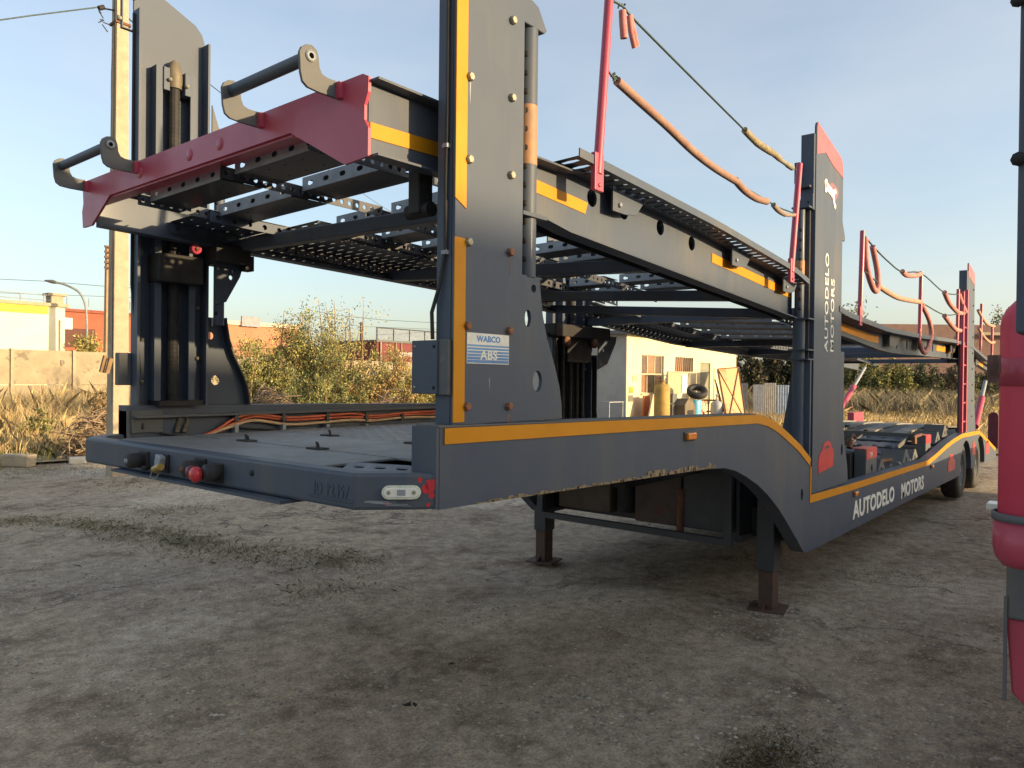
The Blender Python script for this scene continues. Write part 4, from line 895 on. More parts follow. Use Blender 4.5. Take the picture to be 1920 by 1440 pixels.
# hanging frame between the legs with stowed tanks and boxes
fr = MB().box((5.30,2.24,.47),(5.35,4.05,.52)).box((5.30,2.24,.52),(5.35,2.30,1.12)).box((5.30,3.99,.52),(5.35,4.05,1.10)).box((5.30,2.30,1.06),(5.35,3.99,1.10)).build('tank_frame', M['dark'], car)
MB().box((5.5,2.24,.47),(6.3,2.30,.52)).box((5.5,2.26,.52),(6.2,2.29,1.1)).build('frame_side', M['dark'], car)
MB().box((5.45,3.38,.56),(5.95,3.92,1.12)).build('stowage_box', mat('brown_cardboard_steel', (.11,.075,.055), .8, 0, 0, (.08,.055,.04), 5), car, bevel=.01)
MB().box((5.45,2.72,.53),(5.95,3.14,1.10)).build('stowage_box', mat('brown_grey_steel', (.10,.068,.055), .8, 0, 0, (.06,.05,.045), 4, spots=(6,.56,(.12,.05,.035))), car, bevel=.01)
MB().box((5.42,2.31,.54),(5.95,2.69,1.10)).build('stowage_box', M['dark'], car, bevel=.01)
MB().tube([(5.42,2.71,.50),(5.42,2.71,.84)], .03, 10).build('red_strap_post', M['rust'], car)
MB().tube([(5.55,3.27,.58),(5.55,3.27,1.0)], .09, 14).build('air_bottle', M['inner'], car)
MB().box((5.97,2.02,.60),(6.03,4.15,1.2)).build('cross_panel', M['inner'], car)  # dark panel added to stand in for deep shade under the gooseneck
# ------------------------------------------------------------------ neighbouring trailer and the fire extinguisher on its corner
nb_ = thing('parked_trailer', (2.6, -1.0, 0), 'red and slate trailer corner with tall grey post at the right edge of the yard', 'trailer')
e0 = P(1886, 1100, D=2.02); xe, ye = e0.x, e0.y
def rz_(v, a=0): return v
zt1 = P(1890,1080,D=2.02).z; zm = P(1890,1160,D=2.02).z; zl = P(1890,1300,D=2.02).z
MB().box((xe,ye-.5,zm),(xe+.30,ye,zt1+.5)).build('corner_panel', M['slate2'], nb_, bevel=.008)
lowp = [(ye,zm-.001),(ye-.5,zm-.001),(ye-.5,zl-.10),(ye-.18,zl-.075),(ye-.06,zl-.04),(ye-.015,zl)]
MB().prism(lowp, 'X', xe+.012, xe+.32).build('red_skirt', M['red'], nb_, bevel=.006)
MB().box((xe-.004,ye-.004,zl-.02),(xe+.010,ye+.004,zm+.06)).build('edge_strip', M['slate2'], nb_)
q_ = P(1909, 300, D=1.62)
MB().box((q_.x,q_.y-.09,1.81),(q_.x+.10,q_.y,4.2)).build('corner_post', M['slate'], nb_, bevel=.005)
for py in (0, 298): c_ = P(1910, py, D=1.615); MB().lathe([(0,-.012),(.013,-.012),(.016,0)], c_, 'X', 8).build('bolt', M['inner'], nb_)
# body of the neighbour, out of the picture to the right
MB().box((3.0,-2.35,.45),(14.5,.05,.95)).build('side_skirt', M['red'], nb_, bevel=.02)
MB().box((2.9,-2.35,.95),(14.5,-.0,1.05)).build('deck', M['slate2'], nb_)
for x in (11.0, 12.4):
    for y in (-.05, -2.15): MB().lathe(tyre_prof(.42,.24), (x,y-.08,.42), 'Y', 28).build('wheel', M['rubber'], nb_)
MB().box((3.3,-.5,.02),(3.45,-.35,.5)).box((3.22,-.58,.008),(3.53,-.27,.022)).build('landing_leg', M['rust'], nb_)
MB().box((2.5,-2.35,1.05),(2.9,ye-.3,1.30)).build('cross_panel', M['slate2'], nb_)
# holder ring and clamp
cx_, cy_ = P(1935, 800, D=1.87).x, P(1935, 800, D=1.87).y
zr0, zr1 = P(1900,1065,D=1.87).z, P(1900,972,D=1.80).z
hd = MB().lathe([(.0,zr0),(.060,zr0+.004),(.074,zr0+.022),(.080,zr0+.05),(.080,zr1-.018),(.0765,zr1-.018),(.0765,zr0+.05),(.0,zr0+.03)], (cx_,cy_,0), n=40).build('extinguisher_cup', M['red'], nb_)
MB().lathe([(.0795,zr1-.02),(.0835,zr1-.018),(.0835,zr1),(.077,zr1+.001),(.0765,zr1-.018)], (cx_,cy_,0), n=40).build('cup_rim', M['slate2'], hd)
c_ = P(1864, 692, D=1.83)
MB().tube([(c_.x,c_.y,c_.z-.034),(c_.x,c_.y,c_.z-.012),(c_.x,c_.y,c_.z-.010),(c_.x,c_.y,c_.z+.034)], [.0125,.0125,.015,.0145], 12).build('clamp_hinge', mat('brown_hinge', (.14,.07,.06), .6, .1, 0, (.09,.05,.045), 60), nb_)
c_ = P(1858, 949, D=2.6); MB().box((c_.x-.02,c_.y-.03,c_.z-.012),(c_.x+.06,c_.y+.012,c_.z+.012)).build('bracket_tip', M['white'], nb_, bevel=.003)
ex_ = thing('fire_extinguisher', (cx_,cy_,zr0), 'red domed extinguisher cylinder standing in a ring holder at the right edge', 'fire extinguisher')
zT = P(1925,556,D=1.87).z; zS = P(1878,610,D=1.87).z
MB().lathe([(0,zr0+.035),(.062,zr0+.035),(.070,zr0+.05),(.070,zS),(.067,zS+.02),(.058,zS+.042),(.040,zS+.062),(.022,zT+.004),(.02,zT+.03),(0,zT+.03)], (cx_,cy_,0), n=48).build('cylinder', mat('extinguisher_red', (.60,.045,.09), .5, 0, .05, (.52,.04,.08), 3, spots=(30,.74,(.25,.10,.10))), ex_)
zc0, zc1 = P(1880,724,D=1.87).z, P(1880,672,D=1.87).z
MB().lathe([(.0702,zc0),(.0735,zc0+.001),(.0735,zc1-.001),(.0702,zc1)], (cx_,cy_,0), n=48).build('clamp_band', M['red'], ex_)
MB().lathe([(.0,zT+.03),(.028,zT+.03),(.03,zT+.07),(.018,zT+.10),(0,zT+.10)], (cx_,cy_,0), n=20).build('valve', M['inner'], ex_)

# ------------------------------------------------------------------ far ground: dry field sheets
straw = mat('dry_field', (.44,.34,.20), .95, 0, 0, (.30,.25,.13), .6, bump=.8, bscale=9, spots=(.9,.56,(.12,.12,.045)))
def sheet(name, poly, z, m, kind='structure'):
    o = MB().add([(x,y,z) for x, y in poly], [tuple(range(len(poly)))]).build(name, m, None, origin=(0,0,0)); o['kind'] = kind; return o
sheet('field', [(-60,16.8),(-6,16.6),(4,15.9),(7,15.6),(12,17.0),(20,18.5),(23,20),(23.5,60),(-60,60)], .03, straw)
sheet('field', [(21,2.5),(24,-6),(40,-30),(300,-60),(300,200),(34.5,200),(34.5,13.2),(30,10.2),(24,7.8)], .035, straw)

def inview(pts, pad=60):
    c = (pts - np.array([0,0,H])) @ ROT; px = CX + F*c[:,0]/c[:,2]; return (c[:,2] > .5) & (px > -pad) & (px < 1920+pad)
def cn(x, y, s=.5):   # cheap clump field
    return .5 + .5*np.sin(x*s*1.7 + 1.3*np.sin(y*s*1.1))*np.cos(y*s*2.1 + 1.7*np.sin(x*s*.8+2))
drym = mat('dry_grass_blades', (.62,.48,.26), .9, 0, 0, (.44,.32,.16), .8, island=.35, spec=.1)
greenm = mat('green_weed_blades', (.105,.115,.035), .9, 0, 0, (.20,.17,.06), 1.2, island=.4, spec=.1)
def scatter(n, x0, x1, y0, y1, thr=0, s=.5, cond=None):
    x = RNG.uniform(x0, x1, n); y = RNG.uniform(y0, y1, n); k = cn(x, y, s) > thr
    p = np.stack([x, y, np.zeros(n)], 1)[k]; p = p[inview(p)]
    if cond is not None: p = p[cond(p)]
    return p
leftc = lambda p: (p[:,1] > 17.0 + .4*np.sin(p[:,0])) & (p[:,0] < 23)
p_ = scatter(90000, -8, 23, 16.5, 31, cond=leftc); k_ = cn(p_[:,0], p_[:,1], .9)
blades(p_, 1.15, .007, drym, 'dry_grass', label='tall straw coloured dry grass in front of the stone wall and bushes', cat='grass', clump=.25 + (.35+.65*k_)*np.clip((p_[:,1]-16.5)/9, .15, 1.1))
p_ = scatter(26000, -8, 23, 15.2, 24, thr=.45, s=1.3, cond=lambda p: p[:,1] > 15.2 + .8*np.sin(p[:,0]*1.3))
blades(p_, .30, .007, greenm, 'weeds', label='green weeds along the edge of the gravel yard on the left', cat='weeds', lean=.6)
rightc = lambda p: ~((p[:,0] < 34) & (p[:,1] > 11.0)) & (p[:,1] < (p[:,0]-19)*1.0 + 4)
p_ = scatter(170000, 22, 62, 2, 32, cond=rightc); k_ = cn(p_[:,0], p_[:,1], .5)
blades(p_, .42, .007, drym, 'dry_grass', label='pale yellow dry grass field behind the rear of the trailer', cat='grass', clump=.3 + k_)
p_ = scatter(14000, 22, 62, 2, 32, thr=.6, s=.8, cond=rightc)
blades(p_, .35, .008, greenm, 'weeds', label='greener weeds mixed through the field behind the trailer', cat='weeds', lean=.6)

# short grass strip across the yard
p_ = scatter(40000, 38, 58, 6, 34, thr=.25, s=.35, cond=rightc)
blades(p_, 1.3, .012, mat('grey_brush', (.30,.25,.17), .9, 0, 0, (.22,.19,.12), .6, island=.4, spec=.1), 'dry_brush', label='grey brown taller brush between the pale field and the thicket', cat='brush', lean=.5)

line = [(-40,975),(60,972),(140,975),(220,986),(300,1002),(380,1026),(470,1040),(560,1044),(640,1046),(690,1054)]
lp = [P(a, b, Z=0) for a, b in line]; wd = [.16,.2,.22,.26,.30,.30,.30,.36,.34,.2]; pts = []
for i in range(len(lp)-1):
    n_ = int((lp[i+1]-lp[i]).length * 2100); t_ = RNG.uniform(0,1,n_); a_, b_ = np.array(lp[i]), np.array(lp[i+1])
    q_ = a_ + (b_-a_)*t_[:,None]; q_[:,:2] += RNG.normal(size=(n_,2))*((wd[i]*(1-t_)+wd[i+1]*t_)*.80)[:,None]; pts.append(q_)
moss = []
for (px, py, sx, n_) in ((1450,1425,.13,5200),(1380,1440,.08,900),(260,1440,.12,500),(1175,1250,.16,400),(1700,1085,.25,2200)):
    c_ = np.array(P(px, py, Z=0)); q_ = np.repeat(c_[None], n_, 0); q_[:,:2] += RNG.normal(size=(n_,2))*sx*np.array([1.3,.8]); moss.append(q_)
moss = np.concatenate(moss); moss[:,2] = hfun(moss[:,0], moss[:,1]) - .001
for (px, py, sx, n_, sd_) in ((255,905,.5,300,1),(255,905,.5,900,1),(330,955,.30,900,1),(90,880,.8,3500,1),(640,1100,.3,300,1),(590,1110,.2,260,1),(200,1060,.4,120,1)):
    c_ = np.array(P(px, py, Z=0)); q_ = np.repeat(c_[None], n_, 0); q_[:,:2] += RNG.normal(size=(n_,2))*sx; pts.append(q_)
pts = np.concatenate(pts); k_ = cn(pts[:,0], pts[:,1], 5); pts = pts[(k_ + RNG.uniform(0,.5,len(pts))) > .38]; pts[:,2] = hfun(pts[:,0], pts[:,1]) - .002
shortm = mat('short_grass_blades', (.23,.23,.12), .9, 0, 0, (.36,.29,.18), 2.2, island=.4, spec=.1)
blades(pts, .036, .0018, shortm, 'yard_grass', label='thin strip of short dull green grass growing across the gravel yard', cat='grass', lean=.9)

blades(moss, .014, .0009, mat('moss_blades', (.16,.125,.06), .9, 0, 0, (.11,.095,.045), 6, island=.4, spec=.1), 'moss_patch', label='low brown green mossy tufts on the bare earth near the camera', cat='moss', lean=.9)
# pebbles
def pebbles(n, rmax, smin, smax, m, name, label, thr=.0, pw=1.6):
    r = RNG.uniform(1.2**(1/pw), rmax**(1/pw), n)**pw; a = RNG.uniform(R_(-5), R_(85), n); x = r*np.cos(a); y = r*np.sin(a)
    k = (cn(x, y, 1.4)*.6 + RNG.uniform(0,.6,n)) > thr; x, y = x[k], y[k]; n = len(x)
    base = np.array([(1,0,0),(.6,.8,0),(-.5,.85,0),(-1,.1,0),(-.6,-.8,0),(.5,-.9,0),(.2,.1,.62),(.45,.35,.45),(-.4,-.2,.5)])
    tri = np.array([(0,1,7),(1,6,7),(0,7,6),(1,2,6),(2,8,6),(2,3,8),(3,4,8),(4,6,8),(4,5,6),(5,0,6)])
    s = (smin + (smax-smin)*RNG.uniform(0,1,n)**3.2)[:,None,None]; th = RNG.uniform(0,2*np.pi,n); c, s_ = np.cos(th)[:,None], np.sin(th)[:,None]
    B = base[None]*RNG.uniform(.7,1.3,(n,9,3)); X_ = B[...,0]*c - B[...,1]*s_*.75; Y_ = B[...,0]*s_ + B[...,1]*c*.75
    V = np.stack([X_, Y_, B[...,2]*.75], -1)*s; V[...,0] += x[:,None]; V[...,1] += y[:,None]; V[...,2] += (hfun(x,y) - s[:,0,0]*.12)[:,None]
    Fc = (tri[None] + (np.arange(n)*9)[:,None,None]).reshape(-1,3)
    o = mesh_obj(name, fast_mesh(name, V.reshape(-1,3), Fc, m, True)); tag(o, label, 'gravel', kind='stuff')
pebm = mat('pebble_stone', (.40,.345,.275), .9, 0, 0, (.26,.22,.175), 3, island=.45)
pebbles(60000, 13, .0045, .019, pebm, 'gravel', 'small pale stones bedded all over the yard', .30)
pebbles(1100, 12, .010, .022, mat('pale_pebble', (.50,.45,.38), .9, 0, 0, (.34,.30,.25), 4, island=.3), 'loose_stones', 'larger loose pebbles scattered on the bare earth', .5)

# little dark leftovers on the ground
for (px, py, s_, lab) in ((770,1326,.05,'dark crumpled leaf on the bare earth near the camera'),(498,988,.06,'black rubber scrap lying by the grass strip'),(846,1249,.03,'small dark clod lying beside the crack in the ground')):
    c_ = P(px, py, Z=0); mb = MB()
    for i in range(5):
        a_ = random.uniform(0, 6.28); l_ = s_*random.uniform(.5,1.2); o_ = c_ + Vector((random.uniform(-s_,s_)*.5, random.uniform(-s_,s_)*.5, .012))
        d_ = Vector((math.cos(a_), math.sin(a_), 0))*l_*.5; n_ = Vector((-d_.y, d_.x, 0))*.45
        top = o_ + Vector((0,0,s_*.22)); mb.add([o_-d_, o_-n_, o_+d_, o_+n_, top], [(0,1,4),(1,2,4),(2,3,4),(3,0,4),(0,3,2,1)])
    tag(mb.build('litter', M['rubber'] if 'rubber' in lab else mat('dark_leaf', (.03,.022,.016), .9), None), lab, 'litter')
for (px, py, dx, dy, lab) in ((1845,1165,.09,-.03,'pale dry stalk lying by the red trailer skirt'),(1800,1300,.03,.02,'short white twig lying low at the right')):
    c_ = P(px, py, Z=.012); tag(MB().tube([c_, c_ + Vector((dx,dy,.004)), c_ + Vector((dx*2,dy*1.5,0))], .003, 6).build('twig', mat('pale_straw', (.5,.43,.3), .8), None), lab, 'twig')

# ------------------------------------------------------------------ utility poles, lamp, wires
def pole(px, pyb, D, w_, ztop, lab, m, rusty=False, rot=0):
    b = P(px, 720, D=D); x, y = b.x, b.y
    po = thing('utility_pole', (x,y,0), lab, 'pole')
    k = .62
    vs = []
    for z, s_ in ((-.3, w_/2), (ztop, w_/2*k)):
        vs += [(x-s_,y-s_,z),(x+s_,y-s_,z),(x+s_,y+s_,z),(x-s_,y+s_,z)]
    MB().add(vs, [(0,3,2,1),(4,5,6,7),(0,1,5,4),(1,2,6,5),(2,3,7,6),(3,0,4,7)]).build('shaft', m, po, bevel=.015)
    return po, x, y
po, px_, py_ = pole(221, 898, 12.6, .275, 10.5, 'tall pale concrete power pole standing behind the trailer front', M['conc'])
zc = P(207, 42, D=12.5).z
MB().box((px_-.125,py_-.125,zc-.04),(px_+.125,py_+.125,zc+.0)).build('pole_band', M['rust'], po)
MB().tube([(px_-.12,py_-.09,z) for z in np.linspace(1.2, 8.2, 12)] , .014, 6).build('down_cable', M['rubber'], po)
MB().tube([(px_-.15+.03*math.sin(z*1.7),py_-.10,z) for z in np.linspace(2.2, zc-.5, 24)] , .007, 5).build('down_cable', M['rubber'], po)
ins = P(190, 15, D=12.4)
MB().tube([(px_-.1,py_,ins.z),ins], .014, 6).tube([ins - Vector((.04,0,.02)), ins + Vector((.04,0,.03))], .04, 10).build('insulator', M['inner'], po)
for i in range(7):
    c_ = P(193+random.uniform(-3,5), 32+random.uniform(-8,14), D=12.4); MB().tube([c_, c_ + Vector((random.uniform(-.1,.1),0,random.uniform(-.1,.12)))], .009, 5).build('wire_tail', M['rubber'], po)
for (a, b, c2, d) in ((190,698,198,667),(200,700,208,672)):
    q0, q1 = P(a, b, D=12.3), P(c2, d, D=12.3); MB().tube([q0, q1], .042, 4, smooth=False).build('wooden_block', M['wood'], po)
wire = lambda pts, r, lab: tag(MB().tube([P(a, b, D=d) for a, b, d in pts], r, 5).build('power_line', M['cable'], None), lab, 'wire')
wire([(-60,46,11),(60,29,11.6),(188,13,12.4)], .011, 'thick wire reaching the pole insulator from the left edge')
wire([(226,22,12.5),(300,85,15),(383,150,19),(432,188,22),(640,335,36),(705,380,44),(840,462,62),(960,520,85)], .012, 'long wire running down from the pole behind the upper deck')
wire([(-30,522,70),(80,527,70),(200,537,70),(330,544,70)], .022, 'upper of the faint wires beside the street lamp')
wire([(-30,548,80),(80,552,80),(200,556,80),(330,560,80)], .02, 'lower of the faint wires above the white building')
wire([(560,578,60),(640,592,62),(720,600,66),(830,606,74),(1000,604,90)], .02, 'faint wire above the bushes reaching the tower')
wire([(560,590,60),(676,612,88),(830,618,90)], .02, 'wire tied to the small pole beyond the bushes')
po2, x2, y2 = pole(201, 800, 40, .36, P(200,462,D=40).z, 'brown weathered pole with rusty fittings behind the stone wall', mat('brown_pole', (.36,.24,.14), .9, 0, 0, (.26,.17,.10), 3))
for z in np.linspace(P(200,505,D=40).z, P(200,466,D=40).z, 5): MB().box((x2-.28,y2-.3,z),(x2+.28,y2-.2,z+.10)).build('pole_fitting', M['rust'], po2)
pole(677, 760, 88, .42, P(677,604,D=88).z, 'small distant wooden pole beyond the bushes', mat('far_pole', (.22,.14,.09), .9))
sl = thing('street_lamp', P(163,720,D=50)*1 - Vector((0,0,P(163,720,D=50).z)), 'grey street lamp with a long curved arm between the white and red buildings', 'street lamp')
MB().tube(smooth([Vector((P(163,720,D=50).x, P(163,720,D=50).y, 0)), P(163,640,D=50), P(162,590,D=50), P(158,565,D=50), P(146,546,D=50), P(120,533,D=50), P(100,529,D=50)]), .075, 8).build('lamp_pole', mat('lamp_grey', (.25,.27,.28), .6), sl)
MB().tube([P(106,530,D=50), P(98,528,D=50), P(84,526,D=50)], [.09,.13,.05], 8).build('lamp_head', M['slate2'], sl)

# ------------------------------------------------------------------ buildings
def bbox(px0, px1, pyt, Y, depth, z0=0, ztop=None):
    a, b = P(px0, pyt, Y=Y), P(px1, pyt, Y=Y); zt_ = ztop or (a.z + b.z)/2
    return (a.x, Y, z0), (b.x, Y+depth, zt_)
cream = mat('cream_plaster', (.62,.56,.36), .9, 0, 0, (.55,.48,.30), 1.2, spots=(1.6,.66,(.40,.33,.2)), bump=.2, bscale=20)
wb = thing('white_building', (P(60,700,Y=46).x, 50, 0), 'white flat roofed building with a yellow band behind the stone wall', 'building')
a, b = bbox(-160, 122, 567, 46, 12); MB().box(a, b).build('wall', mat('white_plaster', (.72,.68,.50), .9, 0, 0, (.64,.60,.44), .8, spots=(1.2,.70,(.45,.38,.25))), wb)
MB().box((a[0]-.2,45.85,b[2]),(b[0]+.15,58.1,b[2]+.18)).build('roof_edge', M['conc'], wb)
yb = P(60,572,Y=46).z; ya_ = P(60,587,Y=46).z; MB().box((a[0],45.93,ya_),(P(90,600,Y=46).x,45.998,yb)).build('yellow_band', mat('yellow_plaster', (.70,.47,.08), .9), wb)
c0 = P(113,570,Y=45.9); MB().box((c0.x-.35,46.3,b[2]),(c0.x+.30,47,b[2]+.65)).box((c0.x-.5,46.2,b[2]+.65),(c0.x+.45,47.1,b[2]+.78)).build('chimney', M['conc'], wb)
for i in range(12): x = a[0] + i*1.15; MB().tube([(x,46.2,b[2]+.18),(x,46.2,b[2]+.65)], .03, 5).build('railing_post', M['galv'], wb)
for z in (.35,.62): MB().tube([(a[0],46.2,b[2]+z),(c0.x-.4,46.2,b[2]+z)], .022, 5).build('railing_bar', M['galv'], wb)
c1 = P(112,600,Y=46); MB().tube([(c1.x,45.95,0),(c1.x,45.95,P(112,600,Y=46).z)], .05, 6).build('drain_pipe', M['galv'], wb)
rbm = mat('terracotta_render', (.34,.10,.055), .9, 0, 0, (.28,.085,.05), .5)
rb_ = thing('red_building', (P(160,700,Y=70).x, 74, 0), 'plain brick red building between the white one and the poles', 'building')
a, b = bbox(118, 246, 588, 70, 10); MB().box(a, b).build('wall', rbm, rb_)
MB().box((a[0]-.1,69.8,b[2]),(b[0]+.1,80.2,b[2]+.25)).build('parapet', mat('red_parapet',(.26,.08,.05),.9), rb_)
c0 = P(127,606,Y=69.9); MB().box((c0.x-.45,69.85,c0.z-.5),(c0.x+.35,69.99,c0.z+.45)).build('window', M['white'], rb_)
c0 = P(148,625,Y=69.9); MB().box((c0.x-1.6,69.86,c0.z-1.2),(c0.x+1.3,69.99,c0.z+.4)).build('dark_stain', mat('soot',(.12,.05,.04),.9), rb_)
ob = thing('orange_building', (P(480,700,Y=74).x, 78, 0), 'low orange building with a pale roof edge half hidden by the bushes', 'building')
a, b = bbox(395, 560, 612, 74, 8); MB().box(a, b).build('wall', mat('orange_render', (.42,.20,.11), .9, 0, 0, (.37,.17,.10), .5), ob)
MB().box((a[0],73.8,b[2]),(b[0]+.1,82,b[2]+.45)).build('roof_edge', mat('pale_edge',(.62,.5,.4),.9), ob)
c0 = P(470,602,Y=73.7); MB().box((c0.x-1.1,73.6,b[2]-.1),(c0.x+1.1,73.79,b[2]+1.0)).build('roof_unit', mat('grey_tank',(.30,.31,.34),.8), ob)
db = thing('maroon_building', (P(780,700,Y=58).x, 62, 0), 'long dark red building with a fenced flat roof behind the far tower', 'building')
a, b = bbox(706, 960, 649, 58, 9); MB().box(a, b).build('wall', mat('maroon_render', (.17,.045,.045), .85, 0, 0, (.13,.035,.035), .6), db)
MB().box((a[0]-.1,57.85,b[2]),(b[0],67,b[2]+.22)).build('roof_edge', M['slate2'], db)
for i in range(9):
    x = a[0] + .1 + i*2.2; MB().tube([(x,58.05,b[2]+.2),(x,58.05,b[2]+1.45)], .05, 5).build('railing_post', M['dark'], db)
MB().tube([(a[0],58.05,b[2]+1.45),(b[0],58.05,b[2]+1.45)], .05, 5).build('railing_bar', M['dark'], db)
MB().box((a[0],58.08,b[2]+.25),(b[0],58.11,b[2]+1.4)).build('mesh_screen', mat('pale_mesh', (.20,.25,.31), .8), db)
for px in (713, 742, 752, 775):
    c0 = P(px, 690, Y=57.9); MB().tube([(c0.x,57.85,0),(c0.x,57.85,b[2])], .09 if px == 713 else .05, 6).build('pipe', M['conc'], db)
MB().box((P(750,665,Y=57.9).x,57.9,P(750,668,Y=57.9).z),(P(775,665,Y=57.9).x,57.99,P(750,660,Y=57.9).z)).build('sign_board', mat('faded_board',(.45,.36,.36),.8), db)
for px in (735, 780): c0 = P(px, 690, Y=57.9); MB().box((c0.x-1,57.9,c0.z-.5),(c0.x+1,57.99,c0.z+.2)).build('window', M['inner'], db)
# stone wall made of slabs
sw = thing('stone_wall', (8, 31, 0), 'long pale precast wall with grey stones showing in its slabs', 'wall')
zw = P(100,657,Y=31).z; slm = mat('wall_slab', (.36,.30,.20), .95, 0, 0, (.28,.23,.155), 2.0, spots=(1.6,.58,(.19,.155,.11)), bump=.5, bscale=8)
s0_ = None
for i in range(18):
    x = -7 + i*2.05
    for k in range(2):
        if s0_ is None: s0_ = MB().box((x,31,0),(x+1.93,31.14,zw/2-.012)).build('slab', slm, sw, bevel=.01); off = WORLD[s0_.name] - Vector((x,31,0))
        else: inst(s0_, Vector((x,31,k*zw/2 + random.uniform(-.01,.01))) + off + Vector((0,random.uniform(-.01,.01),0)), sw)
    MB().box((x-.10,30.95,0),(x-.005,31.2,zw+.03)).build('post', M['conc'], sw)
    for j in range(2):
        cx2, cz2 = x + random.uniform(.3,1.6), zw*random.uniform(.45,.85); r_ = random.uniform(.08,.16)
        MB().prism([(cx2 + r_*math.cos(a)*.8, cz2 + r_*math.sin(a)*1.1) for a in sorted(random.uniform(0,6.28) for _ in range(8))], 'Y', 30.965, 31.01).build('set_stone', mat('set_stone',(.26,.21,.15),.9,0,0,(.2,.16,.12),8), sw)

# workshop with its clutter
WY = 14.0
ws = thing('workshop', (28.5, 17, 0), 'cream plastered workshop with brown barred windows, shade-tinted end wall and narrow door', 'building')
x0w, x1w = P(1175,700,Y=WY).x, P(1380,700,Y=WY).x; zwt = 3.35
wins = []
def wrect(pxa, pxb, pt, pb): 
    a, b = P(pxa, pt, Y=WY), P(pxb, pt, Y=WY); return a.x, b.x, P((pxa+pxb)/2, pb, Y=WY).z, a.z
W1 = wrect(1203,1245,665,737); W2 = wrect(1266,1300,669,698); DR = wrect(1313,1332,680,758)
hl = [[(r[0],r[2]),(r[1],r[2]),(r[1],r[3]),(r[0],r[3])] for r in (W1, W2, DR)]
MB().prism([(x0w,0),(x1w,0),(x1w,zwt),(x0w,zwt)], 'Y', WY, WY+.25, holes=hl).build('wall', mat('yellow_plaster_wall', (.66,.60,.40), .9, 0, 0, (.58,.52,.33), 1.0, spots=(2.2,.67,(.42,.36,.22)), bump=.2, bscale=12), ws)
MB().box((x0w-.02,WY+.01,0),(x0w+.22,WY+6,zwt)).build('end_wall', mat('shade_grey_wall', (.40,.40,.37), .9, 0, 0, (.32,.32,.30), 1.2, spots=(3,.62,(.22,.22,.2))), ws)  # grey colour stands in for shade on the wall turned from the sun
MB().box((x1w-.2,WY+.26,0),(x1w,WY+6,zwt)).build('end_wall', MATS['shade_grey_wall'], ws)
MB().box((x0w,WY+5.9,0),(x1w,WY+6,zwt)).build('back_wall', MATS['shade_grey_wall'], ws)
MB().box((x0w-.35,WY-.4,zwt),(x1w+.4,WY+6.3,zwt+.14)).build('roof', mat('slate_roof', (.16,.16,.165), .9, 0, 0, (.12,.12,.125), 2), ws)
glass = mat('dirty_brown_glass', (.16,.10,.065), .25, 0, .3, (.09,.065,.05), 2.2)
fr_ = mat('pale_window_frame', (.50,.42,.28), .8)
for r, nx, nz in ((W1,3,2),(W2,2,1)):
    f_ = MB(); t_ = .06
    for i in range(nx+1): x = r[0] + (r[1]-r[0])*i/nx; f_.box((x-t_/2+ (t_/2 if i == 0 else 0) - (t_/2 if i == nx else 0),WY+.08,r[2]),(x+t_/2 + (t_/2 if i == 0 else 0) - (t_/2 if i == nx else 0),WY+.14,r[3]))
    for i in range(nz+1): z = r[2] + (r[3]-r[2])*i/nz; f_.box((r[0],WY+.075,z-t_/2),(r[1],WY+.145,z+t_/2))
    wf_ = f_.build('window', fr_, ws)
    for i in range(nx):
        for j in range(nz):
            xa, xb = r[0]+(r[1]-r[0])*i/nx+.03, r[0]+(r[1]-r[0])*(i+1)/nx-.03; za, zb2 = r[2]+(r[3]-r[2])*j/nz+.03, r[2]+(r[3]-r[2])*(j+1)/nz-.03
            MB().box((xa,WY+.10,za),(xb,WY+.12,zb2)).build('pane', glass if (i+j) % 2 else mat('brown_curtain_pane', (.34,.17,.09), .35, 0, .3, (.24,.12,.07), 4), wf_)
    if nz == 1:
        for i in range(9): x = r[0] + (r[1]-r[0])*(i+.5)/9; MB().tube([(x,WY+.03,r[2]),(x+.05,WY+.03,r[3])], .014, 5).build('bar', M['inner'], wf_)
    else:
        MB().box((r[0]-.04,WY-.05,r[2]-.06),(r[1]+.04,WY+.1,r[2]-.001)).build('sill', fr_, wf_)
MB().box((DR[0]+.01,WY+.06,0.05),(DR[1]-.01,WY+.12,DR[3]-.01)).build('door', mat('grey_green_door', (.24,.24,.17), .7, 0, 0, (.19,.19,.13), 3), ws)
d2 = P(1340,700,Y=WY); MB().box((P(1338,700,Y=WY).x,WY-.04,0),(P(1352,700,Y=WY).x,WY+.0-.002,P(1340,690,Y=WY).z)).build('pier', MATS['yellow_plaster_wall'], ws)
for (px, pt, pb, c_) in ((1183,725,737,(.6,.33,.03)),(1182,741,753,(.16,.16,.12)),(1190,703,716,(.42,.40,.28))):
    a, b = P(px-4, pt, Y=WY), P(px+4, pb, Y=WY); MB().box((a.x,WY-.02,b.z),(b.x,WY-.002,a.z)).build('wall_notice', mat('notice_%.2f' % c_[0], c_, .7), ws)
